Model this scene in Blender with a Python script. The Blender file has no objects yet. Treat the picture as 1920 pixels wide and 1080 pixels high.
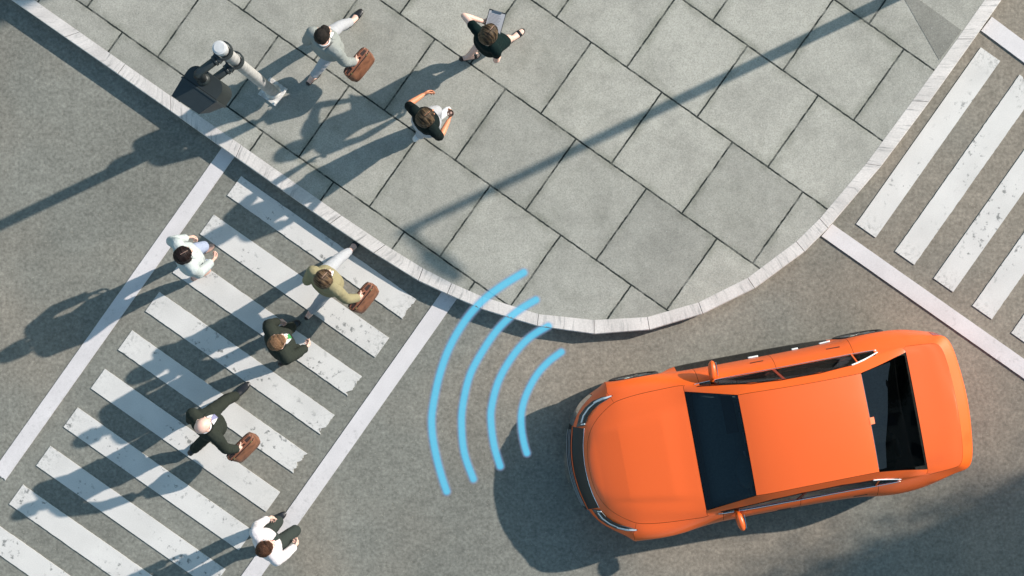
import bpy, bmesh, math, random
from mathutils import Vector, Matrix, noise
from mathutils.bvhtree import BVHTree

random.seed(7)
S = bpy.context.scene
COL = S.collection
H, F = 20.0, 2850.0          # camera height above the road (m), focal length in 1920-wide pixels
KZ = 0.19                    # kerb / pavement height


def P(u, v, z=0.0):
    k = (H - z) / F
    return Vector(((u - 960) * k, -(v - 540) * k, z))


def D(du, dv):
    return Vector((du, -dv, 0)).normalized()


Z = Vector((0, 0, 1))

# ------------------------------------------------------------------ materials


def new_mat(name):
    m = bpy.data.materials.new(name)
    m.use_nodes = True
    nt = m.node_tree
    return m, nt, nt.nodes['Principled BSDF']


def ramp(nt, fac, stops):
    r = nt.nodes.new('ShaderNodeValToRGB')
    e = r.color_ramp.elements
    while len(e) < len(stops):
        e.new(0.5)
    for i, (p, c) in enumerate(stops):
        e[i].position = p
        e[i].color = (c, c, c, 1) if isinstance(c, (int, float)) else (*c, 1)
    nt.links.new(fac, r.inputs[0])
    return r.outputs[0]


def tex_noise(nt, vec, scale, detail=3, rough=0.55, dist=0.0):
    n = nt.nodes.new('ShaderNodeTexNoise')
    n.inputs['Scale'].default_value = scale
    n.inputs['Detail'].default_value = detail
    n.inputs['Roughness'].default_value = rough
    n.inputs['Distortion'].default_value = dist
    nt.links.new(vec, n.inputs['Vector'])
    return n.outputs['Fac']


def mixc(nt, mode, fac, a, b):
    n = nt.nodes.new('ShaderNodeMix')
    n.data_type = 'RGBA'
    n.blend_type = mode
    n.clamp_factor = True
    for sock, val in ((n.inputs[0], fac), (n.inputs[6], a), (n.inputs[7], b)):
        if isinstance(val, bpy.types.NodeSocket):
            nt.links.new(val, sock)
        elif isinstance(val, (int, float)):
            sock.default_value = val
        else:
            sock.default_value = (*val, 1)
    return n.outputs[2]


def math_n(nt, op, a, b=None, clamp=False):
    n = nt.nodes.new('ShaderNodeMath')
    n.operation = op
    n.use_clamp = clamp
    for i, val in enumerate((a, b)):
        if val is None:
            continue
        if isinstance(val, bpy.types.NodeSocket):
            nt.links.new(val, n.inputs[i])
        else:
            n.inputs[i].default_value = val
    return n.outputs[0]


def coord(nt, kind='Object'):
    return nt.nodes.new('ShaderNodeTexCoord').outputs[kind]


def mapping(nt, vec, loc=(0, 0, 0), rot=(0, 0, 0), sc=(1, 1, 1)):
    n = nt.nodes.new('ShaderNodeMapping')
    n.inputs['Location'].default_value = loc
    n.inputs['Rotation'].default_value = rot
    n.inputs['Scale'].default_value = sc
    nt.links.new(vec, n.inputs['Vector'])
    return n.outputs[0]


def bump(nt, bsdf, height, strength, dist):
    b = nt.nodes.new('ShaderNodeBump')
    b.inputs['Strength'].default_value = strength
    b.inputs['Distance'].default_value = dist
    nt.links.new(height, b.inputs['Height'])
    nt.links.new(b.outputs[0], bsdf.inputs['Normal'])


def simple(name, col, rough=0.6, metal=0.0, var=0.12, scale=40, bstr=0.0, coat=0.0, spec=0.5):
    m, nt, b = new_mat(name)
    v = coord(nt)
    n = tex_noise(nt, v, scale, 3)
    f = ramp(nt, n, [(0.3, 1 - var), (0.7, 1 + var * 0.3)])
    c = mixc(nt, 'MULTIPLY', 1.0, col, f)
    nt.links.new(c, b.inputs['Base Color'])
    b.inputs['Roughness'].default_value = rough
    b.inputs['Metallic'].default_value = metal
    b.inputs['Coat Weight'].default_value = coat
    b.inputs['Specular IOR Level'].default_value = spec
    if bstr:
        bump(nt, b, n, bstr, 0.01)
    return m


def cloth(name, col, weave=260, fold=16, rough=0.9, spec=0.1):
    m, nt, b = new_mat(name)
    v = coord(nt)
    w = tex_noise(nt, v, weave, 2)
    f = tex_noise(nt, v, fold, 2, 0.5, 0.6)
    c = mixc(nt, 'MULTIPLY', 1.0, col, ramp(nt, w, [(0.3, 0.8), (0.7, 1.08)]))
    nt.links.new(c, b.inputs['Base Color'])
    b.inputs['Roughness'].default_value = rough
    b.inputs['Specular IOR Level'].default_value = spec
    b.inputs['Sheen Weight'].default_value = 0.0
    bump(nt, b, f, 0.35, 0.02)
    return m


M = {}


def asphalt():
    m, nt, b = new_mat('asphalt')
    v = coord(nt)
    fine = tex_noise(nt, v, 24, 4, 0.6)
    mid = tex_noise(nt, v, 8, 4, 0.6)
    big = tex_noise(nt, v, 0.55, 3, 0.55)
    vo = nt.nodes.new('ShaderNodeTexVoronoi')
    vo.inputs['Scale'].default_value = 42
    nt.links.new(v, vo.inputs['Vector'])
    warm = tex_noise(nt, mapping(nt, v, (3.1, 7.7, 0)), 0.35, 2)
    sx = nt.nodes.new('ShaderNodeSeparateXYZ')
    nt.links.new(v, sx.inputs[0])
    warm = math_n(nt, 'ADD', warm, math_n(nt, 'MULTIPLY', math_n(nt, 'MINIMUM', math_n(nt, 'MAXIMUM', sx.outputs[0], -4), 4), 0.028))
    base = mixc(nt, 'MIX', ramp(nt, warm, [(0.40, 0), (0.62, 1)]), (0.174, 0.175, 0.154), (0.206, 0.182, 0.149))
    c = mixc(nt, 'MULTIPLY', 1.0, base, ramp(nt, fine, [(0.28, 0.70), (0.5, 0.99), (0.72, 1.30)]))
    c = mixc(nt, 'MULTIPLY', 1.0, c, ramp(nt, mid, [(0.3, 0.83), (0.7, 1.13)]))
    c = mixc(nt, 'MULTIPLY', 1.0, c, ramp(nt, big, [(0.3, 0.84), (0.7, 1.12)]))
    spk = ramp(nt, vo.outputs['Distance'], [(0.10, 1.0), (0.26, 0.0)])
    sel = ramp(nt, tex_noise(nt, v, 17, 1), [(0.54, 0), (0.62, 1)])
    c = mixc(nt, 'MIX', math_n(nt, 'MULTIPLY', math_n(nt, 'MULTIPLY', spk, sel), 0.6), c, (0.40, 0.37, 0.30))
    dk = ramp(nt, tex_noise(nt, v, 6.5, 3, 0.6), [(0.64, 0), (0.75, 1)])
    c = mixc(nt, 'MULTIPLY', math_n(nt, 'MULTIPLY', dk, 0.45), c, (0.6, 0.6, 0.6))
    nt.links.new(c, b.inputs['Base Color'])
    b.inputs['Roughness'].default_value = 0.88
    b.inputs['Specular IOR Level'].default_value = 0.3
    bump(nt, b, fine, 0.18, 0.012)
    return m


def pavement_mat(name='concrete_slabs', dark=1.0):
    m, nt, b = new_mat(name)
    v = coord(nt)
    # rows of square slabs in half bond, aligned with the long kerb
    o = P(1042.5 + 81 * 0.8165, 32.5 + 81 * 0.5774, KZ)
    ang = math.atan2(-0.5774, 0.8165)
    rot = mapping(nt, v, rot=(0, 0, -ang))
    ox = o.x * math.cos(ang) + o.y * math.sin(ang)
    oy = -o.x * math.sin(ang) + o.y * math.cos(ang)
    wob = nt.nodes.new('ShaderNodeTexNoise')
    wob.inputs['Scale'].default_value = 9
    wob.inputs['Detail'].default_value = 5
    wob.inputs['Roughness'].default_value = 0.7
    nt.links.new(v, wob.inputs['Vector'])
    vm = nt.nodes.new('ShaderNodeVectorMath')
    vm.operation = 'SUBTRACT'
    nt.links.new(wob.outputs['Color'], vm.inputs[0])
    vm.inputs[1].default_value = (0.5, 0.5, 0.5)
    vs = nt.nodes.new('ShaderNodeVectorMath')
    vs.operation = 'SCALE'
    nt.links.new(vm.outputs[0], vs.inputs[0])
    vs.inputs['Scale'].default_value = 0.022
    va = nt.nodes.new('ShaderNodeVectorMath')
    va.operation = 'ADD'
    nt.links.new(mapping(nt, rot, (-ox, -oy, 0)), va.inputs[0])
    nt.links.new(vs.outputs[0], va.inputs[1])

    def brick(ms, smooth):
        t = nt.nodes.new('ShaderNodeTexBrick')
        t.offset = 0.5
        t.inputs['Color1'].default_value = (1, 1, 1, 1)
        t.inputs['Color2'].default_value = (0, 0, 0, 1)
        t.inputs['Scale'].default_value = 1
        t.inputs['Mortar Size'].default_value = ms
        t.inputs['Mortar Smooth'].default_value = smooth
        t.inputs['Brick Width'].default_value = 1.126
        t.inputs['Row Height'].default_value = 1.141
        nt.links.new(va.outputs[0], t.inputs['Vector'])
        return t
    joint = brick(0.0135, 0.35)
    edge = brick(0.13, 1.0)
    fine = tex_noise(nt, v, 60, 4, 0.7)
    blot = tex_noise(nt, v, 2.3, 4, 0.55)
    blot2 = tex_noise(nt, mapping(nt, v, (9, 4, 0)), 7, 4, 0.65)
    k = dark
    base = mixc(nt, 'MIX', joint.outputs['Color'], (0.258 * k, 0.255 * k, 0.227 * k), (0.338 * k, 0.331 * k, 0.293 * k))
    c = mixc(nt, 'MULTIPLY', 1.0, base, ramp(nt, fine, [(0.25, 0.64), (0.5, 1.0), (0.75, 1.30)]))
    c = mixc(nt, 'MULTIPLY', 1.0, c, ramp(nt, blot, [(0.28, 0.85), (0.5, 1.0), (0.72, 1.09)]))
    c = mixc(nt, 'MULTIPLY', 1.0, c, ramp(nt, blot2, [(0.3, 0.93), (0.7, 1.05)]))
    # grime gathers unevenly along the joints
    gr = math_n(nt, 'MULTIPLY', edge.outputs['Fac'], ramp(nt, tex_noise(nt, v, 3.3, 4, 0.6), [(0.38, 0.0), (0.64, 0.8)]))
    c = mixc(nt, 'MULTIPLY', gr, c, (0.62, 0.64, 0.60))
    st = ramp(nt, tex_noise(nt, mapping(nt, v, (21, 5, 0)), 1.1, 5, 0.62, 0.6), [(0.54, 0.0), (0.68, 1.0)])
    c = mixc(nt, 'MULTIPLY', math_n(nt, 'MULTIPLY', st, 0.6), c, (0.74, 0.75, 0.73))
    # pores and small chips
    vo = nt.nodes.new('ShaderNodeTexVoronoi')
    vo.inputs['Scale'].default_value = 19
    nt.links.new(v, vo.inputs['Vector'])
    por = math_n(nt, 'MULTIPLY', ramp(nt, vo.outputs['Distance'], [(0.06, 1), (0.13, 0)]),
                 ramp(nt, tex_noise(nt, v, 11, 2), [(0.58, 0), (0.64, 1)]))
    c = mixc(nt, 'MIX', math_n(nt, 'MULTIPLY', por, 0.75), c, (0.07, 0.075, 0.07))
    vo2 = nt.nodes.new('ShaderNodeTexVoronoi')
    vo2.inputs['Scale'].default_value = 26
    nt.links.new(mapping(nt, v, (3, 8, 0)), vo2.inputs['Vector'])
    chp = math_n(nt, 'MULTIPLY', ramp(nt, vo2.outputs['Distance'], [(0.08, 1), (0.16, 0)]),
                 ramp(nt, tex_noise(nt, v, 5, 2), [(0.57, 0), (0.63, 1)]))
    c = mixc(nt, 'MIX', math_n(nt, 'MULTIPLY', chp, 0.7), c, (0.46, 0.47, 0.45))
    jf = math_n(nt, 'MULTIPLY', joint.outputs['Fac'], ramp(nt, tex_noise(nt, v, 5.5, 4, 0.65), [(0.32, 0.35), (0.52, 1.0)]))
    c = mixc(nt, 'MIX', jf, c, (0.016, 0.021, 0.019))
    nt.links.new(c, b.inputs['Base Color'])
    b.inputs['Roughness'].default_value = 0.85
    b.inputs['Specular IOR Level'].default_value = 0.3
    hgt = math_n(nt, 'SUBTRACT', math_n(nt, 'MULTIPLY', fine, 0.25), joint.outputs['Fac'])
    bump(nt, b, hgt, 0.5, 0.012)
    return m


def kerb_mat():
    m, nt, b = new_mat('kerb_granite')
    uv = coord(nt, 'UV')
    st = tex_noise(nt, mapping(nt, uv, sc=(26, 3.0, 1)), 1.0, 5, 0.65, 0.4)
    st2 = tex_noise(nt, mapping(nt, uv, (4, 9, 0), sc=(9, 2.2, 1)), 1.0, 4, 0.6, 0.8)
    big = tex_noise(nt, mapping(nt, uv, sc=(2.2, 1, 1)), 1.0, 3)
    fine = tex_noise(nt, uv, 45, 3)
    c = mixc(nt, 'MULTIPLY', 1.0, (0.575, 0.540, 0.515), ramp(nt, fine, [(0.3, 0.86), (0.7, 1.06)]))
    c = mixc(nt, 'MULTIPLY', 1.0, c, ramp(nt, big, [(0.3, 0.78), (0.7, 1.10)]))
    d = math_n(nt, 'MULTIPLY', ramp(nt, st, [(0.50, 0), (0.64, 1)]), ramp(nt, st2, [(0.42, 0.18), (0.60, 1)]))
    c = mixc(nt, 'MIX', math_n(nt, 'MULTIPLY', d, 0.78), c, (0.20, 0.20, 0.195))
    nt.links.new(c, b.inputs['Base Color'])
    b.inputs['Roughness'].default_value = 0.8
    bump(nt, b, st, 0.25, 0.008)
    return m


def paint_mat(name, col, stain=1.0):
    m, nt, b = new_mat(name)
    v = coord(nt)
    oi = nt.nodes.new('ShaderNodeObjectInfo')
    sh = nt.nodes.new('ShaderNodeVectorMath')
    sh.operation = 'ADD'
    cb = nt.nodes.new('ShaderNodeCombineXYZ')
    r = math_n(nt, 'MULTIPLY', oi.outputs['Random'], 57.0)
    nt.links.new(r, cb.inputs[0])
    nt.links.new(r, cb.inputs[1])
    nt.links.new(v, sh.inputs[0])
    nt.links.new(cb.outputs[0], sh.inputs[1])
    w = sh.outputs[0]
    fine = tex_noise(nt, w, 70, 3, 0.6)
    soft = tex_noise(nt, w, 2.2, 3, 0.5)
    c = mixc(nt, 'MULTIPLY', 1.0, col, ramp(nt, fine, [(0.25, 0.88), (0.7, 1.04)]))
    c = mixc(nt, 'MULTIPLY', 1.0, c, ramp(nt, soft, [(0.3, 0.90), (0.7, 1.04)]))
    blob = tex_noise(nt, w, 13, 5, 0.62)
    area = tex_noise(nt, w, 1.5, 2, 0.5)
    s = math_n(nt, 'MULTIPLY', ramp(nt, blob, [(0.58, 0), (0.655, 1)]), ramp(nt, area, [(0.48, 0.0), (0.58, 1)]))
    c = mixc(nt, 'MIX', math_n(nt, 'MULTIPLY', s, 0.85 * stain), c, (0.13, 0.135, 0.13))
    # wear speckle toward the two ends of a stripe
    sp = nt.nodes.new('ShaderNodeSeparateXYZ')
    nt.links.new(v, sp.inputs[0])
    ax = math_n(nt, 'ABSOLUTE', math_n(nt, 'SUBTRACT', sp.outputs[0], 1.41))
    endm = math_n(nt, 'MULTIPLY', ramp(nt, math_n(nt, 'DIVIDE', ax, 1.5), [(0.74, 0), (0.95, 1)]),
                  ramp(nt, oi.outputs['Random'], [(0.2, 0.35), (0.8, 1.0)]))
    wearn = tex_noise(nt, w, 24, 5, 0.7)
    e = math_n(nt, 'MULTIPLY', ramp(nt, wearn, [(0.5, 0), (0.66, 1)]), endm)
    c = mixc(nt, 'MIX', math_n(nt, 'MULTIPLY', e, 0.75 * stain), c, (0.17, 0.175, 0.165))
    nt.links.new(c, b.inputs['Base Color'])
    b.inputs['Roughness'].default_value = 0.7
    bump(nt, b, fine, 0.15, 0.004)
    return m


def car_paint():
    m, nt, b = new_mat('orange_paint')
    v = coord(nt)
    fl = tex_noise(nt, v, 900, 2)
    du = tex_noise(nt, v, 3, 3)
    c = mixc(nt, 'MULTIPLY', 1.0, (0.775, 0.108, 0.006), ramp(nt, fl, [(0.3, 0.95), (0.7, 1.03)]))
    nt.links.new(c, b.inputs['Base Color'])
    nt.links.new(ramp(nt, du, [(0.3, 0.42), (0.7, 0.46)]), b.inputs['Roughness'])
    b.inputs['Specular IOR Level'].default_value = 0.5
    b.inputs['Coat Weight'].default_value = 0.5
    b.inputs['Coat Roughness'].default_value = 0.36
    return m


def glass_mat(name, tint, gl=0.04):
    m = bpy.data.materials.new(name)
    m.use_nodes = True
    nt = m.node_tree
    nt.nodes.clear()
    out = nt.nodes.new('ShaderNodeOutputMaterial')
    tr = nt.nodes.new('ShaderNodeBsdfTransparent')
    tr.inputs[0].default_value = (*tint, 1)
    g = nt.nodes.new('ShaderNodeBsdfGlossy')
    g.inputs['Color'].default_value = (0.9, 0.95, 1, 1)
    g.inputs['Roughness'].default_value = 0.03
    fr = nt.nodes.new('ShaderNodeFresnel')
    fr.inputs[0].default_value = 1.33
    mx = nt.nodes.new('ShaderNodeMixShader')
    nt.links.new(fr.outputs[0], mx.inputs[0])
    nt.links.new(tr.outputs[0], mx.inputs[1])
    nt.links.new(g.outputs[0], mx.inputs[2])
    nt.links.new(mx.outputs[0], out.inputs[0])
    return m


def hair_mat(name, dark, light, strands=True):
    m, nt, b = new_mat(name)
    v = coord(nt)
    if strands:
        n = tex_noise(nt, mapping(nt, v, sc=(70, 6, 6)), 1.0, 3, 0.6, 0.3)
        lo, hi = 0.42, 0.60
    else:
        n = tex_noise(nt, mapping(nt, v, sc=(1, 1.4, 1)), 55, 4, 0.7, 1.6)
        lo, hi = 0.34, 0.68
    c = mixc(nt, 'MIX', ramp(nt, n, [(lo, 0), (hi, 1)]), dark, light)
    nt.links.new(c, b.inputs['Base Color'])
    b.inputs['Roughness'].default_value = 0.55
    b.inputs['Specular IOR Level'].default_value = 0.2
    bump(nt, b, n, 0.9, 0.015)
    return m


def skin_mat(name, col):
    m, nt, b = new_mat(name)
    v = coord(nt)
    n = tex_noise(nt, v, 9, 3)
    c = mixc(nt, 'MIX', ramp(nt, n, [(0.35, 0), (0.7, 1)]), col, (col[0] * 0.97, col[1] * 0.82, col[2] * 0.78))
    nt.links.new(c, b.inputs['Base Color'])
    b.inputs['Roughness'].default_value = 0.55
    b.inputs['Subsurface Weight'].default_value = 0.06
    b.inputs['Subsurface Scale'].default_value = 0.01
    return m


def leather_mat():
    m, nt, b = new_mat('brown_leather')
    v = coord(nt)
    big = tex_noise(nt, v, 9, 4, 0.6, 0.5)
    fine = tex_noise(nt, v, 140, 3, 0.6)
    c = mixc(nt, 'MIX', ramp(nt, big, [(0.3, 0), (0.72, 1)]), (0.095, 0.036, 0.018), (0.29, 0.118, 0.060))
    c = mixc(nt, 'MULTIPLY', 1.0, c, ramp(nt, fine, [(0.3, 0.8), (0.7, 1.1)]))
    nt.links.new(c, b.inputs['Base Color'])
    b.inputs['Roughness'].default_value = 0.5
    bump(nt, b, fine, 0.3, 0.004)
    return m


def wave_mat():
    m = bpy.data.materials.new('blue_light')
    m.use_nodes = True
    nt = m.node_tree
    nt.nodes.clear()
    out = nt.nodes.new('ShaderNodeOutputMaterial')
    em = nt.nodes.new('ShaderNodeEmission')
    sp = nt.nodes.new('ShaderNodeSeparateXYZ')
    nt.links.new(coord(nt, 'UV'), sp.inputs[0])
    r = math_n(nt, 'SQRT', math_n(nt, 'ADD', math_n(nt, 'POWER', math_n(nt, 'ABSOLUTE', sp.outputs[0]), 2.0), math_n(nt, 'POWER', sp.outputs[1], 2.0)))
    c = ramp(nt, r, [(0.0, (0.115, 0.46, 0.65)), (0.46, (0.10, 0.43, 0.63)), (0.66, (0.19, 0.36, 0.58)), (1.0, (0.34, 0.30, 0.46))])
    nt.links.new(c, em.inputs[0])
    em.inputs[1].default_value = 1.0
    tr = nt.nodes.new('ShaderNodeBsdfTransparent')
    mx = nt.nodes.new('ShaderNodeMixShader')
    nt.links.new(ramp(nt, r, [(0.40, 0.76), (0.64, 0.36), (0.84, 0.12), (1.0, 0.0)]), mx.inputs[0])
    nt.links.new(tr.outputs[0], mx.inputs[1])
    nt.links.new(em.outputs[0], mx.inputs[2])
    nt.links.new(mx.outputs[0], out.inputs[0])
    return m


M['asphalt'] = asphalt()
M['slabs'] = pavement_mat()
M['patch'] = pavement_mat('darker_concrete', 0.66)
M['kerb'] = kerb_mat()
M['stripe'] = paint_mat('worn_white_paint', (0.545, 0.53, 0.51))
M['line'] = paint_mat('plain_white_paint', (0.555, 0.53, 0.535), 0.3)
M['orange'] = car_paint()
M['windscreen'] = glass_mat('windscreen_glass', (0.45, 0.52, 0.54))
M['darkglass'] = glass_mat('dark_glass', (0.125, 0.14, 0.155))
M['sideglass'] = glass_mat('side_glass', (0.6, 0.61, 0.61))
M['chrome'] = simple('chrome', (0.8, 0.8, 0.82), 0.12, 1.0, 0.03)
M['black_gloss'] = simple('gloss_black', (0.004, 0.005, 0.006), 0.08, 0, 0.1, spec=0.3)
M['grille'] = simple('grille_black', (0.010, 0.018, 0.021), 0.35, 0, 0.15, 60)
M['rubber'] = simple('rubber', (0.014, 0.014, 0.015), 0.8, 0, 0.2, 60)
M['dark'] = simple('dark_interior', (0.012, 0.014, 0.015), 0.7, 0, 0.2)
M['seat'] = simple('seat_leather', (0.012, 0.016, 0.019), 0.6, 0, 0.2)
M['dashgrey'] = simple('dashboard_grey', (0.060, 0.092, 0.098), 0.7, 0, 0.2)
M['slate'] = simple('slate_panel', (0.58, 0.72, 0.80), 0.7, 0, 0.15)
M['redtrim'] = simple('door_lining', (0.25, 0.028, 0.010), 0.6, 0, 0.15)
M['alloy'] = simple('alloy', (0.32, 0.33, 0.34), 0.3, 0.9, 0.05)
M['red'] = simple('red_lens', (0.35, 0.01, 0.01), 0.2, 0, 0.05)
M['lamp'] = simple('lamp_lens', (0.12, 0.135, 0.14), 0.15, 0.4, 0.4, 22)
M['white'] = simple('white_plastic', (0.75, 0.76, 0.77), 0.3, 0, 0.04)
M['satin_gap'] = simple('panel_gap', (0.020, 0.006, 0.003), 0.8, 0, 0.1)
M['pole'] = simple('weathered_pole_paint', (0.43, 0.42, 0.405), 0.6, 0, 0.30, 12, 0.1)
M['cap'] = simple('pole_cap', (0.47, 0.475, 0.48), 0.6, 0, 0.1, 30)
M['plate'] = simple('galvanised_plate', (0.60, 0.58, 0.55), 0.6, 0.0, 0.5, 20)
M['sigblack'] = simple('signal_black', (0.020, 0.026, 0.028), 0.42, 0, 0.15, 25)
M['sigbrown'] = simple('signal_side', (0.017, 0.022, 0.022), 0.5, 0, 0.15, 25)
M['leather'] = leather_mat()
M['leatherdark'] = simple('dark_leather', (0.030, 0.014, 0.010), 0.55, 0, 0.3, 60)
M['rim_leather'] = simple('leather_piping', (0.20, 0.075, 0.042), 0.45, 0, 0.25, 40)
M['brass'] = simple('brass', (0.55, 0.36, 0.15), 0.3, 0.9, 0.1)
M['paper'] = simple('paper', (0.41, 0.41, 0.435), 0.8, 0, 0.05)
M['ink'] = simple('ink', (0.16, 0.16, 0.18), 0.8, 0, 0.05)
M['cupbrown'] = simple('coffee_cup_card', (0.12, 0.065, 0.042), 0.5, 0, 0.1)
M['cuplid'] = simple('coffee_cup_lid', (0.085, 0.047, 0.035), 0.4, 0, 0.1)
M['wave'] = wave_mat()
M['render'] = simple('building_render', (0.42, 0.39, 0.35), 0.85, 0, 0.15, 6, 0.1)
M['stone'] = simple('building_stone', (0.33, 0.31, 0.29), 0.85, 0, 0.2, 8, 0.1)
M['pane'] = simple('window_pane', (0.03, 0.04, 0.05), 0.08, 0, 0.05)
M['steel'] = simple('lamp_post_steel', (0.16, 0.17, 0.17), 0.45, 0.5, 0.1)
M['skin_pale'] = skin_mat('pale_skin', (0.66, 0.45, 0.375))
M['skin_mid'] = skin_mat('tan_skin', (0.56, 0.24, 0.13))
M['eye'] = simple('eye', (0.03, 0.025, 0.02), 0.2)
M['lips'] = simple('lips', (0.42, 0.13, 0.11), 0.5)
M['shoe'] = simple('black_shoe', (0.010, 0.010, 0.012), 0.35, 0, 0.1)
M['shoe_white'] = simple('white_shoe', (0.62, 0.62, 0.63), 0.5, 0, 0.1)
M['shoe_nude'] = simple('nude_shoe', (0.42, 0.26, 0.21), 0.5, 0, 0.1)
M['h_dark'] = hair_mat('dark_hair', (0.006, 0.005, 0.004), (0.028, 0.020, 0.016), False)
M['h_black'] = hair_mat('black_brown_hair', (0.006, 0.002, 0.002), (0.014, 0.007, 0.006))
M['h_brown'] = hair_mat('brown_hair', (0.010, 0.006, 0.003), (0.105, 0.068, 0.038))
M['h_light'] = hair_mat('light_brown_hair', (0.020, 0.010, 0.005), (0.150, 0.092, 0.050))
M['h_auburn'] = hair_mat('auburn_hair', (0.010, 0.004, 0.002), (0.105, 0.044, 0.022), False)
M['h_ginger'] = hair_mat('ginger_hair', (0.085, 0.040, 0.019), (0.27, 0.150, 0.080), False)

# ------------------------------------------------------------------ object helpers


def link(name, me, mat=None, parent=None, loc=None, smooth=True):
    o = bpy.data.objects.new(name, me)
    COL.objects.link(o)
    if mat:
        me.materials.clear()
        me.materials.append(mat)
    if parent:
        o.parent = parent
    if loc is not None:
        o.location = loc
    if smooth:
        for p in me.polygons:
            p.use_smooth = True
    return o


def build(name, bm, mat, parent=None, loc=None, smooth=False, recalc=True):
    me = bpy.data.meshes.new(name)
    if recalc:
        bmesh.ops.recalc_face_normals(bm, faces=bm.faces)
    bm.to_mesh(me)
    bm.free()
    return link(name, me, mat, parent, loc, smooth)


def tag(o, label, cat, group=None, kind=None):
    o['label'] = label
    if cat:
        o['category'] = cat
    if group:
        o['group'] = group
    if kind:
        o['kind'] = kind
    return o


def empty(name, loc, rotz=0.0):
    o = bpy.data.objects.new(name, None)
    o.empty_display_size = 0.1
    COL.objects.link(o)
    o.location = loc
    o.rotation_euler = (0, 0, rotz)
    return o


def autosmooth(o, deg=40):
    me = o.data
    bm = bmesh.new()
    bm.from_mesh(me)
    for e in bm.edges:
        e.smooth = not (len(e.link_faces) == 2 and e.calc_face_angle(0) > math.radians(deg))
    for f in bm.faces:
        f.smooth = True
    bm.to_mesh(me)
    bm.free()
    return o


def rings(bm, rs, cap=True, closed_path=False):
    """rs: list of rings, each a list of Vectors (same length)."""
    vs = [[bm.verts.new(p) for p in r] for r in rs]
    n = len(rs[0])
    m = len(vs)
    for i in range(m if closed_path else m - 1):
        a, b = vs[i], vs[(i + 1) % m]
        for j in range(n):
            bm.faces.new((a[j], a[(j + 1) % n], b[(j + 1) % n], b[j]))
    if cap and not closed_path:
        bm.faces.new(list(reversed(vs[0])))
        bm.faces.new(vs[-1])
    return vs


def ring(c, u, v, n=20, p=2.0):
    out = []
    for i in range(n):
        t = 2 * math.pi * i / n
        ct, st = math.cos(t), math.sin(t)
        x = math.copysign(abs(ct) ** (2 / p), ct)
        y = math.copysign(abs(st) ** (2 / p), st)
        out.append(c + u * x + v * y)
    return out


def frame_of(d, hint=Z):
    d = d.normalized()
    if abs(d.dot(hint)) > 0.97:
        hint = Vector((1, 0, 0)) if abs(d.x) < 0.9 else Vector((0, 1, 0))
    u = d.cross(hint).normalized()
    return u, u.cross(d).normalized()


def tube(bm, pts, rad, n=14, flat=1.0, hint=Z, cap=True):
    rs = []
    for i, p in enumerate(pts):
        a = pts[max(i - 1, 0)]
        b = pts[min(i + 1, len(pts) - 1)]
        u, v = frame_of(b - a, hint)
        r = rad[i] if isinstance(rad, (list, tuple)) else rad
        rs.append(ring(p, u * r, v * r * flat, n))
    rings(bm, rs, cap)


def ell(bm, c, r, f, l, z, sub=3):
    mt = Matrix((( f.x * r[0], l.x * r[1], z.x * r[2], c.x),
                 ( f.y * r[0], l.y * r[1], z.y * r[2], c.y),
                 ( f.z * r[0], l.z * r[1], z.z * r[2], c.z), (0, 0, 0, 1)))
    bmesh.ops.create_icosphere(bm, subdivisions=sub, radius=1.0, matrix=mt)


def ball(bm, c, r, sub=2):
    bmesh.ops.create_icosphere(bm, subdivisions=sub, radius=r, matrix=Matrix.Translation(c))


def box(bm, c, half, f=Vector((1, 0, 0)), l=Vector((0, 1, 0)), z=Z, bev=0.0):
    vs = []
    for sx in (-1, 1):
        for sy in (-1, 1):
            for sz in (-1, 1):
                vs.append(bm.verts.new(c + f * half[0] * sx + l * half[1] * sy + z * half[2] * sz))
    fs = []
    for q in ((0, 1, 3, 2), (4, 6, 7, 5), (0, 4, 5, 1), (2, 3, 7, 6), (0, 2, 6, 4), (1, 5, 7, 3)):
        fs.append(bm.faces.new([vs[i] for i in q]))
    if bev:
        es = list({e for fc in fs for e in fc.edges})
        bmesh.ops.bevel(bm, geom=es, offset=bev, segments=2, profile=0.5, affect='EDGES')


def prism(bm, poly, z0, z1):
    a = [bm.verts.new((p.x, p.y, z0)) for p in poly]
    b = [bm.verts.new((p.x, p.y, z1)) for p in poly]
    n = len(poly)
    bm.faces.new(b)
    bm.faces.new(list(reversed(a)))
    for i in range(n):
        bm.faces.new((a[i], a[(i + 1) % n], b[(i + 1) % n], b[i]))


def lathe(bm, prof, n=24, axis=None, origin=Vector((0, 0, 0)), u=None, v=None):
    """prof: list of (radius, height) along axis."""
    axis = axis or Z
    if u is None:
        u, v = frame_of(axis)
    rs = [ring(origin + axis * h, u * r, v * r, n) for r, h in prof]
    rings(bm, rs)


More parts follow.
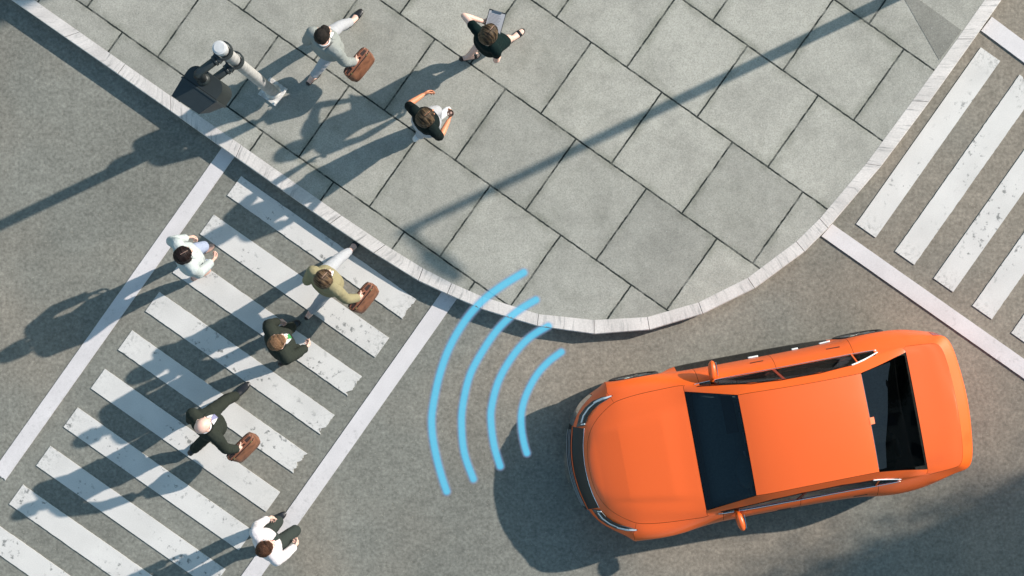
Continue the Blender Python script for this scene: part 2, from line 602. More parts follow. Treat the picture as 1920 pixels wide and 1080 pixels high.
def remesh(name, bm, mat, parent, vox=0.008, smooth=5, disp=0.0, freq=10.0, seed=0.0):
    me = bpy.data.meshes.new(name + '_src')
    bm.to_mesh(me)
    bm.free()
    o = bpy.data.objects.new(name, me)
    COL.objects.link(o)
    r = o.modifiers.new('r', 'REMESH')
    r.mode = 'VOXEL'
    r.voxel_size = vox
    r.adaptivity = 0
    s = o.modifiers.new('s', 'SMOOTH')
    s.factor = 0.5
    s.iterations = smooth
    dg = bpy.context.evaluated_depsgraph_get()
    me2 = bpy.data.meshes.new_from_object(o.evaluated_get(dg))
    o.modifiers.clear()
    o.data = me2
    bpy.data.meshes.remove(me)
    me2.name = name
    if disp:
        nr = [v.normal.copy() for v in me2.vertices]
        for v, n in zip(me2.vertices, nr):
            q = v.co * freq + Vector((seed, seed * 2, 0))
            d = noise.noise(Vector((q.x, q.y, q.z * 1.7))) + 0.5 * noise.noise(q * 2.1)
            v.co += n * d * disp
    me2.materials.clear()
    me2.materials.append(mat)
    for p in me2.polygons:
        p.use_smooth = True
    if parent:
        o.parent = parent
    return o


# ------------------------------------------------------------------ ground, kerb, markings
bm = bmesh.new()
bmesh.ops.create_grid(bm, x_segments=8, y_segments=8, size=400)
tag(build('road', bm, M['asphalt']), 'grey asphalt road surface with mottled aggregate', None, None, 'structure')

outer = [(-1400, -995), (21, 0), (320, 209), (442, 296), (618, 420), (700, 475), (784, 527), (838, 552), (904, 580.5),
         (1007, 612), (1114, 627), (1218, 619), (1318, 589), (1415.5, 541), (1509, 472), (1553, 428), (1653, 311),
         (1743, 191), (1827, 73), (1878, 0), (3100, -1749)]
inner = [(-1400, -1025), (64, 0), (320, 180), (452, 272), (640, 404), (722, 459), (793, 503), (847, 531), (904, 556),
         (1010, 589), (1114, 600), (1214, 594.5), (1310, 567), (1402, 521), (1493, 453), (1537, 410), (1624, 307),
         (1711, 189), (1795, 73), (1846, 0), (3100, -1795)]
OUT = [P(u, v, KZ) for u, v in outer]
INN = [P(u, v, KZ) for u, v in inner]

bm = bmesh.new()
uvl = bm.loops.layers.uv.new('UVMap')


def kerb_stone(a0, a1, b0, b1, u0, u1):
    """a = outer edge, b = inner edge."""
    g = 0.0035
    dA = (a1 - a0).normalized() * g
    dB = (b1 - b0).normalized() * g
    a0, a1, b0, b1 = a0 + dA, a1 - dA, b0 + dB, b1 - dB
    na = (a0 - b0).normalized()
    nb = (a1 - b1).normalized()
    ch = 0.012
    w = (a0 - b0).length
    pro = [  # (pos at start, pos at end, v coordinate)
        (b0 + Z * -0.05, b1 + Z * -0.05, -0.05), (b0 + Z * 0.003, b1 + Z * 0.003, 0), (a0 - na * ch + Z * 0.003, a1 - nb * ch + Z * 0.003, w - ch),
        (a0 + Z * (-ch), a1 + Z * (-ch), w), (a0 + na * 0.006 - Z * (KZ + 0.03), a1 + nb * 0.006 - Z * (KZ + 0.03), w + KZ)]
    va = [bm.verts.new(p) for p, _, _ in pro]
    vb = [bm.verts.new(q) for _, q, _ in pro]
    for i in range(len(pro) - 1):
        f = bm.faces.new((va[i], va[i + 1], vb[i + 1], vb[i]))
        for lp, (uu, vv) in zip(f.loops, ((u0, pro[i][2]), (u0, pro[i + 1][2]), (u1, pro[i + 1][2]), (u1, pro[i][2]))):
            lp[uvl].uv = (uu, vv)
    bm.faces.new(list(reversed(va)))
    bm.faces.new(vb)


dist = 0
for i in range(len(OUT) - 1):
    a0, a1, b0, b1 = OUT[i], OUT[i + 1], INN[i], INN[i + 1]
    L = (a1 - a0).length
    n = max(1, round(L / (1.0 if L > 1.2 else 2)))
    for k in range(n):
        t0, t1 = k / n, (k + 1) / n
        kerb_stone(a0.lerp(a1, t0), a0.lerp(a1, t1), b0.lerp(b1, t0), b0.lerp(b1, t1), dist + L * t0, dist + L * t1)
    dist += L
kerb = build('kerb', bm, M['kerb'])
tag(kerb, 'pale streaked granite kerb curving round the street corner', None, None, 'structure')

# dark bedding under the kerb joints and the pavement slab sheet
bm = bmesh.new()
poly = [p.copy() for p in INN] + [P(3100, -6000, KZ), P(-1400, -6000, KZ)]
prism(bm, poly, 0.01, KZ)
bmesh.ops.triangulate(bm, faces=[f for f in bm.faces if len(f.verts) > 4])
tag(build('pavement', bm, M['slabs']), 'raised pavement of large square concrete slabs in half bond', None, None, 'structure')
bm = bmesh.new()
prism(bm, [P(1693, -6, KZ), P(1716, -6, KZ), P(1803, 57, KZ), P(1761, 113, KZ)], KZ - 0.02, KZ + 0.003)  # wedge of the slab material in a darker tone
tag(build('pavement_patch', bm, M['patch']), 'darker wedge of concrete at the pavement edge', None, None, 'structure')


def marking(tl, lv, wv, mat, label, jag=0.0, z=0.014):
    """tl, lv, wv in pixels: corner, length vector, width vector."""
    a = P(*tl)
    b = P(tl[0] + lv[0], tl[1] + lv[1])
    c = P(tl[0] + wv[0], tl[1] + wv[1])
    ex = (b - a)
    L = ex.length
    ang = math.atan2(ex.y, ex.x)
    ey = Vector((-math.sin(ang), math.cos(ang), 0))
    W = (c - a).dot(ey)
    sk = (c - a).dot(ex / L)
    rnd = random.Random(int(tl[0] * 7 + tl[1]))
    pts = []
    ns = 26
    pts.append(Vector((0, 0, 0)))
    m = 60
    for i in range(1, m):
        pts.append(Vector((L * i / m, math.copysign(rnd.uniform(0, 0.005 if jag > .02 else 0.0015), W) if jag else 0, 0)))
    pts.append(Vector((L, 0, 0)))
    dep = 0.0
    for i in range(1, ns):
        t = i / ns
        if jag:
            dep = max(0, min(jag, dep + rnd.uniform(-0.014, 0.013)))
        pts.append(Vector((L - dep * (1 if 0.06 < t < 0.94 else 0.3) + sk * t, W * t, 0)))
    pts.append(Vector((L + sk, W, 0)))
    for i in range(1, m):
        pts.append(Vector((L * (1 - i / m) + sk, W - (math.copysign(rnd.uniform(0, 0.005 if jag > .02 else 0.0015), W) if jag else 0), 0)))
    pts.append(Vector((sk, W, 0)))
    bm = bmesh.new()
    prism(bm, pts, -0.01, z)
    o = build('road_marking', bm, mat)
    o.location = a
    o.rotation_euler = (0, 0, ang)
    tag(o, label, None, None, 'structure')
    return o


ordw = ['first', 'second', 'third', 'fourth', 'fifth', 'sixth', 'seventh', 'eighth', 'ninth', 'tenth', 'eleventh']
for k in range(11):
    tl = (452.5 - 51.1 * k, 330 + 72.3 * k)
    marking(tl, (328.5, 231.2), (-26.2, 36.6), M['stripe'],
            '%s white zebra stripe from the long kerb, left crossing' % ordw[k], jag=random.Random(k * 3).choice([0.0, 0.05, 0.1]))
for k in range(6):
    bl = (1605 + 72.6 * k, 420 + 51 * k)
    marking(bl, (233.5, -331), (36.5, 25.6), M['stripe'], '%s white zebra stripe from the kerb, right crossing' % ordw[k], jag=[0, .03, 0, .05, .03, 0][k])
marking((417, 276), (-430, 607), (23.5, 17.5), M['line'], 'long white line along the far side of the left crossing', 0.01)
marking((829, 546), (-520, 737), (31, 10), M['line'], 'long white line between the left crossing and the car', 0.01)
marking((1540, 443), (560, 394), (20, -23), M['line'], 'long white line behind the car at the right crossing', 0.01, 0.02)
marking((1839, 58), (300, 223), (20, -26), M['line'], 'white line at the upper end of the right crossing', 0.01, 0.02)


# ------------------------------------------------------------------ light waves on the ground
def catmull(pts, n=8):
    out = []
    for i in range(len(pts) - 1):
        p0 = pts[max(i - 1, 0)]
        p1, p2 = pts[i], pts[i + 1]
        p3 = pts[min(i + 2, len(pts) - 1)]
        for k in range(n):
            t = k / n
            out.append(0.5 * ((2 * p1) + (p2 - p0) * t + (2 * p0 - 5 * p1 + 4 * p2 - p3) * t * t + (3 * p1 - p0 - 3 * p2 + p3) * t ** 3))
    out.append(pts[-1].copy())
    return out


def on_pavement(p):
    """True where p lies on the kerb side of the outer kerb edge."""
    poly = OUT + [P(3100, -6000), P(-1400, -6000)]
    c = False
    j = len(poly) - 1
    for i in range(len(poly)):
        a, b = poly[i], poly[j]
        if (a.y > p.y) != (b.y > p.y) and p.x < (b.x - a.x) * (p.y - a.y) / (b.y - a.y) + a.x:
            c = not c
        j = i
    return c


waves = [
    ([(985.5, 509), (942, 535.5), (904.5, 564.5), (873, 600), (844, 649), (824, 704), (811, 767), (810, 807), (817, 851), (828, 893), (839, 925.5)], 13.2,
     'outermost and longest blue light arc, reaching farthest over the kerb'),
    ([(1008, 560), (969, 584), (933, 618), (904, 660), (881, 704), (868, 758), (865.5, 800), (871, 851), (889, 902)], 12.4,
     'second blue light arc from the outside, crossing the kerb'),
    ([(1031, 609), (993, 633), (962, 667), (935.5, 713), (922, 762), (921, 795.5), (927, 838), (939, 878)], 12.4,
     'third blue light arc from the outside, its tip just on the kerb'),
    ([(1055.5, 658), (1029, 678), (1006, 704), (987, 740), (978, 773), (978, 804), (983, 833), (989, 853)], 11.4,
     'innermost and shortest blue light arc, nearest the car, wholly on the road')]
for pts, wpx, label in waves:
    path = catmull([P(u, v, 0.02) for u, v in pts], 14)
    # on the kerb the band lies 0.19 m higher: move it along the line of sight there
    bm = bmesh.new()
    wl = bm.loops.layers.uv.new('UVMap')
    hw = wpx / 142.5 / 2 + .034
    path = [path[0] + (path[0] - path[1]).normalized() * .05] + path + [path[-1] + (path[-1] - path[-2]).normalized() * .05]
    cum = [0.0]
    for p, q in zip(path[:-1], path[1:]):
        cum.append(cum[-1] + (q - p).length)
    secs = []
    NK = 8
    for i, p in enumerate(path):
        t = (path[min(i + 1, len(path) - 1)] - path[max(i - 1, 0)]).normalized()
        nrm = Vector((-t.y, t.x, 0))
        row = []
        for k in range(NK + 1):
            a = -1 + 2 * k / NK
            w = p + nrm * hw * a
            base = (KZ + 0.006) if on_pavement(w) else 0.005
            e = min(cum[i], cum[-1] - cum[i]) / hw          # distance from the nearer end, in half widths
            row.append((bm.verts.new((w.x, w.y, base + 0.003 * (1 - a * a))), (a, max(0.0, 1 - e))))
        secs.append(row)
    for r0, r1 in zip(secs[:-1], secs[1:]):
        for k in range(NK):
            q = (r0[k], r0[k + 1], r1[k + 1], r1[k])
            f = bm.faces.new([v for v, _ in q])
            for lp, (_, uv_) in zip(f.loops, q):
                lp[wl].uv = uv_
    tag(build('signal_wave', bm, M['wave'], smooth=True), label, 'light wave', 'blue warning light arcs ahead of the car')

# ------------------------------------------------------------------ car
AX = Vector((0.983, 0.184, 0)).normalized()      # front -> rear in world
AW = Vector((0.184, -0.983, 0)).normalized()     # towards the lower side of the picture
CO = P(1304, 846, 1.0)
CO.z = 0
car = empty('car', CO, 0)
ANG = math.atan2(AX.y, AX.x)
car.rotation_euler = (0, 0, ANG)                 # local x = s (rearward), local y = -w
tag(car, 'orange four-door saloon car with dark windows turning at the corner', 'car')


def to_car(u, v, z):
    p = P(u, v, z) - CO
    return p.dot(AX), p.dot(AW)


# station tables: (s, w, z)
def arch(z, i):
    a = {5: 0.22, 6: 0.665, 7: 0.745, 8: 0.665, 9: 0.22, 16: 0.22, 17: 0.60, 18: 0.745, 19: 0.665, 20: 0.22}
    return a.get(i)


sst = [0, 0, 0, 0, 0, -0.94, -0.80, -0.55, -0.30, -0.16, 0.0, 0.15, 0.60, 0.78, 1.165, 1.65, 2.02, 2.14, 2.40, 2.66, 2.80, 3.0, 3.2, 0, 0, 0]
R = [[None] * 26 for _ in range(10)]
fr = {0: [(-1.50, 0, .18), (-1.475, .3, .18), (-1.40, .56, .18), (-1.27, .76, .18), (-1.10, .88, .18)],
      1: [(-1.595, 0, .32), (-1.565, .3, .32), (-1.485, .58, .32), (-1.35, .785, .32), (-1.15, .90, .33)],
      2: [(-1.540, 0, .53), (-1.515, .28, .53), (-1.45, .545, .535), (-1.315, .757, .55), (-1.12, .890, .57)],
      3: [(-1.485, 0, .625), (-1.46, .28, .625), (-1.40, .535, .63), (-1.265, .735, .65), (-1.08, .865, .69)],
      4: [(-1.395, 0, .735), (-1.372, .28, .735), (-1.315, .515, .742), (-1.175, .695, .770), (-1.0, .815, .805)],
      5: [(-1.345, 0, .785), (-1.312, .30, .787), (-1.235, .49, .797), (-1.095, .645, .818), (-.95, .742, .842)]}
for j, l in fr.items():
    for i, p in enumerate(l):
        R[j][i] = p
w0 = {5: .955, 6: .97, 7: .98, 8: .97, 9: .95, 10: .95, 11: .95, 12: .95, 13: .95, 14: .95, 15: .95, 16: .955, 17: .965, 18: .975, 19: .97, 20: .955, 21: .93, 22: .86}
w1 = {5: .985, 6: 1.0, 7: 1.005, 8: 1.0, 9: 1.015, 10: 1.045, 11: 1.05, 12: 1.05, 13: 1.05, 14: 1.05, 15: 1.045, 16: 1.025, 17: 1.005, 18: 1.01, 19: 1.0, 20: .99, 21: .965, 22: .90}
w2 = {5: 1.03, 6: 1.02, 7: 1.025, 8: 1.02, 9: 1.0, 10: .985, 11: .98, 12: .975, 13: .975, 14: .975, 15: .98, 16: .995, 17: 1.015, 18: 1.03, 19: 1.02, 20: 1.005, 21: .975, 22: .915}
for i in range(5, 23):
    a = arch(0, i)
    lift = i in (6, 7, 8, 17, 18, 19)
    R[0][i] = (sst[i], w0[i], a if lift else .18)
    R[1][i] = (sst[i], w1[i], a + .012 if lift else .31)
    R[2][i] = (sst[i], w2[i], a + .03 if lift else .53)
r3 = {5: (1.038, .75), 6: (1.033, .79), 7: (1.038, .815), 8: (1.03, .80), 9: (1.015, .76), 10: (.998, .73), 11: (.985, .71), 12: (.978, .70), 13: (.978, .70), 14: (.978, .70),
      15: (.983, .71), 16: (1.0, .74), 17: (1.02, .78), 18: (1.042, .81), 19: (1.035, .80), 20: (1.02, .77), 21: (.98, .75), 22: (.91, .73)}
r4 = {5: (.895, .828), 6: (.915, .868), 7: (.94, .886), 8: (.938, .895), 9: (.935, .898), 10: (.93, .90), 11: (.925, .905), 12: (.924, .91), 13: (.925, .915), 14: (.928, .92),
      15: (.93, .925), 16: (.938, .93), 17: (.948, .935), 18: (.958, .942), 19: (.955, .947), 20: (.945, .948), 21: (.915, .945), 22: (.865, .94)}
r5 = {5: (.765, .850), 6: (.800, .867), 7: (.825, .893), 8: (.83, .922), 9: (.832, .942), 10: (.832, .972), 11: (.827, 1.0), 12: (.826, 1.01), 13: (.826, 1.015), 14: (.826, 1.02),
      15: (.827, 1.03), 16: (.828, 1.035), 17: (.828, 1.04), 18: (.825, 1.05), 19: (.817, 1.06), 20: (.812, 1.066), 21: (.80, 1.072), 22: (.785, 1.077)}
for i in range(5, 23):
    for j, d in ((3, r3), (4, r4), (5, r5)):
        R[j][i] = (sst[i], d[i][0], d[i][1])
R[5][5] = (-.885, .772, .852)
R[5][22] = (3.13, .785, 1.077)
rear = {0: [(3.30, .74, .25), (3.38, .42, .25), (3.40, 0, .25)], 1: [(3.40, .84, .36), (3.45, .45, .36), (3.475, 0, .36)],
        2: [(3.41, .862, .55), (3.46, .45, .55), (3.485, 0, .55)], 3: [(3.40, .862, .72), (3.45, .45, .72), (3.475, 0, .72)],
        4: [(3.40, .862, .945), (3.455, .44, .955), (3.488, 0, .96)], 5: [(3.245, .765, 1.082), (3.285, .42, 1.088), (3.30, 0, 1.09)]}
for j, l in rear.items():
    for k, p in enumerate(l):
        R[j][23 + k] = p
deck = {  # i: s, R6(w,z), R7, R8, R9 z
    1: (-1.318, (.22, .800), (.15, .804), (.07, .806), .807), 2: (-1.24, (.38, .822), (.28, .834), (.14, .838), .840),
    3: (-1.10, (.51, .851), (.40, .866), (.20, .872), .875), 4: (-.955, (.60, .875), (.48, .894), (.24, .899), .903),
    5: (-.885, (.635, .886), (.515, .906), (.26, .911), .915), 6: (-.78, (.67, .902), (.555, .921), (.28, .928), .932),
    7: (-.545, (.72, .928), (.61, .946), (.30, .956), .961), 8: (-.30, (.745, .950), (.66, .966), (.33, .979), .985),
    9: (-.16, (.77, .961), (.70, .975), (.35, .991), .998), 10: (0.0, (.802, .980), (.756, .992), (.38, 1.014), 1.022),
    11: (.15, (.815, 1.012), (.725, 1.085), (.36, 1.110), 1.118), 12: (.60, (.760, 1.195), (.628, 1.355), (.32, 1.380), 1.388),
    13: (.78, (.735, 1.265), (.630, 1.392), (.32, 1.418), 1.425), 14: (1.165, (.712, 1.315), (.618, 1.425), (.31, 1.450), 1.456),
    15: (1.65, (.706, 1.315), (.613, 1.426), (.31, 1.451), 1.457), 16: (2.02, (.722, 1.268), (.613, 1.402), (.31, 1.427), 1.433),
    17: (2.13, (.735, 1.232), (.616, 1.386), (.31, 1.410), 1.415), 18: (2.42, (.785, 1.115), (.662, 1.258), (.34, 1.285), 1.291),
    19: (2.65, (.804, 1.078), (.712, 1.152), (.36, 1.180), 1.186), 20: (2.79, (.800, 1.074), (.742, 1.090), (.37, 1.110), 1.114),
    21: (3.0, (.79, 1.078), (.74, 1.087), (.37, 1.102), 1.105), 22: (3.13, (.772, 1.082), (.715, 1.089), (.36, 1.100), 1.103),
    23: (3.215, (.63, 1.087), (.47, 1.091), (.23, 1.097), 1.099), 24: (3.275, (.31, 1.091), (.21, 1.092), (.10, 1.094), 1.095)}
for i, (s, a, b2, c, zc) in deck.items():
    R[6][i] = (s, *a)
    R[7][i] = (s, *b2)
    R[8][i] = (s, *c)
    R[9][i] = (s, 0, zc)
for j in (6, 7, 8, 9):
    R[j][0] = R[5][0]
    R[j][25] = R[5][25]

REG = ['body', 'hood', 'roof', 'trunk_lid', 'windscreen', 'rear_window', 'front_window', 'rear_side_window', 'quarter_window',
       'front_door', 'rear_door', 'grille', 'lower_grille', 'lamp_trim', 'sill', 'tail_light', 'front_bumper', 'rear_bumper']


def region(i, j):
    if j >= 5 and i <= 9:
        return 'hood'
    if j >= 7:
        if i in (10, 11):
            return 'windscreen'
        if 12 <= i <= 16:
            return 'roof'
        if 17 <= i <= 19:
            return 'rear_window'
    if j >= 5 and i >= 20:
        return 'trunk_lid'
    if j == 5:
        if 11 <= i <= 13:
            return 'front_window'
        if 14 <= i <= 16:
            return 'rear_side_window'
        if i == 17:
            return 'quarter_window'
    if j in (2, 3) and i <= 1:
        return 'grille'
    if j in (0, 1) and i <= 1:
        return 'lower_grille'
    if j == 1 and i in (2, 3):
        return 'lamp_trim'
    if j in (0, 1) and 10 <= i <= 15:
        return 'sill'
    if j in (2, 3, 4):
        if 11 <= i <= 13:
            return 'front_door'
        if 14 <= i <= 16:
            return 'rear_door'
    if j == 3 and i in (22, 23):
        return 'tail_light'
    if j <= 4 and i <= 4:
        return 'front_bumper'
    if j <= 2 and i >= 21:
        return 'rear_bumper'
    return 'body'


bm = bmesh.new()
cr = bm.edges.layers.float.new('crease_edge')
grid = {}
for sd in (1, -1):
    for j in range(10):
        for i in range(26):
            s, w, z = R[j][i]
            grid[(sd, j, i)] = bm.verts.new((s, -w * sd, z))
lay = bm.faces.layers.int.new('reg')
for sd in (1, -1):
    for j in range(9):
        for i in range(25):
            q = [grid[(sd, j, i)], grid[(sd, j, i + 1)], grid[(sd, j + 1, i + 1)], grid[(sd, j + 1, i)]]
            if sd == -1:
                q.reverse()
            f = bm.faces.new(q)
            f.material_index = REG.index(region(i, j)) + (0 if sd == 1 or region(i, j) not in
                                                          ('front_window', 'rear_side_window', 'quarter_window', 'front_door', 'rear_door', 'sill', 'lamp_trim', 'tail_light') else 32)


def crease(j0, i0, j1, i1, c):
    for sd in (1, -1):
        a, b = grid[(sd, j0, i0)], grid[(sd, j1, i1)]
        e = bm.edges.get((a, b))
        if e:
            e[cr] = max(e[cr], c)


for i in range(25):
    crease(5, i, 5, i + 1, (1.0 if i >= 20 else 0.75) if i >= 10 else 0.15)
    if 10 <= i <= 19:
        crease(7, i, 7, i + 1, 1.0)
        crease(6, i, 6, i + 1, 0.75)
    if i >= 20:
        crease(4, i, 4, i + 1, 0.55)
    if i <= 4:
        crease(4, i, 4, i + 1, 0.8)
        crease(2, i, 2, i + 1, 0.95)
        crease(1, i, 1, i + 1, 0.8)
    if 9 <= i <= 16:
        crease(1, i, 1, i + 1, 0.6)
        crease(2, i, 2, i + 1, 0.5)
for j in (7, 8):
    for i in (10, 12, 17, 20):
        crease(j, i, j + 1, i, 1.0)
for j in (5, 6):
    crease(j, 10, j + 1, 10, 1.0)
crease(6, 20, 7, 20, 1.0)
crease(7, 20, 7, 21, 1.0)
for j in (1, 2, 3):
    crease(j, 5, j + 1, 5, 0.7)
bmesh.ops.remove_doubles(bm, verts=bm.verts, dist=1e-4)
me = bpy.data.meshes.new('hull_src')
bm.to_mesh(me)
bm.free()
for _ in range(64):
    me.materials.append(None)
src = bpy.data.objects.new('hull_src', me)
COL.objects.link(src)
sm = src.modifiers.new('s', 'SUBSURF')
sm.levels = sm.render_levels = 3
hull = bpy.data.meshes.new_from_object(src.evaluated_get(bpy.context.evaluated_depsgraph_get()))
bpy.data.objects.remove(src)
hv = [v.co.copy() for v in hull.vertices]
hp = [(list(p.vertices), p.material_index) for p in hull.polygons]
# light hood and roof character: shallow ridges on the bonnet
for k, c in enumerate(hv):
    if -1.2 < c.x < -0.02 and abs(c.y) < 0.8 and c.z > 0.8:
        a = abs(c.y)
        line = 0.44 + 0.14 * (c.x + 1.1)
        t = (a - line) / 0.10
        fade = min(1, (c.x + 1.2) / 0.3) * min(1, (-c.x) / 0.35)
        c.z += 0.019 * fade * (1 / (1 + math.exp(6 * t)))
HBVH = BVHTree.FromPolygons(hv, [p for p, _ in hp])

vreg = [set() for _ in hv]
for p, r in hp:
    for q in p:
        vreg[q].add(r)
ecount = {}
for p, r in hp:
    for a, b in zip(p, p[1:] + p[:1]):
        k = (min(a, b), max(a, b))
        ecount[k] = ecount.get(k, 0) + 1
vopen = set()
for k, n in ecount.items():
    if n == 1:
        vopen.update(k)
vnorm = [Vector((0, 0, 0)) for _ in hv]
for p, r in hp:
    n = (hv[p[2]] - hv[p[0]]).cross(hv[p[3 % len(p)]] - hv[p[1]])
    for q in p:
        vnorm[q] += n
vnorm = [n.normalized() if n.length > 0 else Z.copy() for n in vnorm]


def region_mesh(ids, gap=0.003, inset=0.0, thick=0.0):
    polys = [p for p, r in hp if r in ids]
    used = {}
    verts = []
    for p in polys:
        for q in p:
            if q not in used:
                used[q] = len(verts)
                verts.append(hv[q] - vnorm[q] * inset)
    if gap:
        mv = {}
        for p in polys:
            c = sum((hv[q] for q in p), Vector()) / len(p)
            for q in p:
                if vreg[q] - set(ids):
                    mv.setdefault(q, []).append((c - hv[q]).normalized())
        for q, ds in mv.items():
            d = sum(ds, Vector())
            if d.length > 1e-6:
                verts[used[q]] += d.normalized() * gap
    me = bpy.data.meshes.new('part')
    faces = [[used[q] for q in p] for p in polys]
    if thick:      # sheet metal: inner skin and a closed rim
        nv = len(verts)
        inv = {i: q for q, i in used.items()}
        verts = verts + [verts[i] - vnorm[inv[i]] * thick for i in range(nv)]
        ec = {}
        for f in faces:
            for a, b in zip(f, f[1:] + f[:1]):
                ec.setdefault((min(a, b), max(a, b)), []).append((a, b))
        back = [[v + nv for v in reversed(f)] for f in faces]
        rim = [[b, a, a + nv, b + nv] for l in ec.values() if len(l) == 1 for a, b in l]
        faces = faces + back + rim
    me.from_pydata([tuple(v) for v in verts], [], faces)
    me.update()
    return me


def rid(n, side=0):
    return [REG.index(n) + side]


def car_part(name, ids, mat, parent=car, gap=0.003, thick=0.0):
    o = link(name, region_mesh(ids, gap, 0.0, thick), mat, parent)
    return o


body = car_part('body', rid('body'), M['orange'], gap=0.0022)
car_part('bonnet', rid('hood'), M['orange'])
car_part('roof', rid('roof'), M['orange'], gap=0.003)
car_part('boot_lid', rid('trunk_lid'), M['orange'], gap=0.002)
car_part('front_bumper', rid('front_bumper'), M['orange'], gap=0.0015)
car_part('rear_bumper', rid('rear_bumper'), M['orange'], gap=0.0015)
wsc = car_part('windscreen', rid('windscreen'), M['windscreen'], gap=0.006)
car_part('rear_window', rid('rear_window'), M['darkglass'], gap=0.004)
car_part('grille', rid('grille'), M['grille'], gap=0.0)
car_part('lower_grille', rid('lower_grille'), M['black_gloss'], gap=0.0)
doors = {}
for sd in (0, 32):
    fd = car_part('door', rid('front_door', sd), M['orange'], gap=0.0026)
    rd = car_part('door', rid('rear_door', sd), M['orange'], gap=0.0026)
    doors[sd] = (fd, rd)
    car_part('window', rid('front_window', sd), M['sideglass'], fd, gap=0.008)
    car_part('window', rid('rear_side_window', sd), M['sideglass'], rd, gap=0.008)
    car_part('quarter_window', rid('quarter_window', sd), M['sideglass'], gap=0.006)
    car_part('sill', rid('sill', sd), M['black_gloss'], gap=0.0)
    car_part('lamp_trim', rid('lamp_trim', sd), M['chrome'], gap=0.004)
    car_part('tail_light', rid('tail_light', sd), M['red'], gap=0.002)
glassreg = set(sum([rid(n) + rid(n, 32) for n in ('windscreen', 'rear_window', 'front_window', 'rear_side_window', 'quarter_window')], []))
link('inner_shell', region_mesh([r for r in range(64) if r not in glassreg], 0.0, 0.012), M['satin_gap'], car)


def drape(s, w, side='top', off=0.004):
    """surface point of the hull in car space under (s, w)."""
    h = HBVH.ray_cast(Vector((s, -w, 3)), Vector((0, 0, -1)))
    if h[0] is None:
        return None
    return h[0], h[1] if h[1].z > 0 else -h[1]


def drape_side(s, z, sgn):
    h = HBVH.ray_cast(Vector((s, -2.0 * sgn, z)), Vector((0, sgn, 0)))
    n = h[1]
    if n.y * sgn > 0:
        n = -n
    return h[0], n


def strip(name, pts, width, mat, parent=car, off=0.002, thick=0.004, round_=False):
    """pts: list of (point, normal) on the hull; builds a raised band along them."""
    bm = bmesh.new()
    rs = []
    for i, (p, n) in enumerate(pts):
        t = (pts[min(i + 1, len(pts) - 1)][0] - pts[max(i - 1, 0)][0]).normalized()
        b = t.cross(n).normalized()
        w = width[i] if isinstance(width, (list, tuple)) else width
        if round_:
            rs.append(ring(p + n * off, b * w / 2, n * thick, 8))
        else:
            rs.append([p + b * w / 2 - n * 0.004, p + b * w / 2 + n * (off + thick), p - b * w / 2 + n * (off + thick), p - b * w / 2 - n * 0.004])
    rings(bm, rs)
    return build(name, bm, mat, parent, smooth=round_)


def seg(pts, n=10):
    out = []
    for a, b in zip(pts[:-1], pts[1:]):
        for k in range(n):
            t = k / n
            out.append(tuple(x + (y - x) * t for x, y in zip(a, b)))
    out.append(pts[-1])
    return out


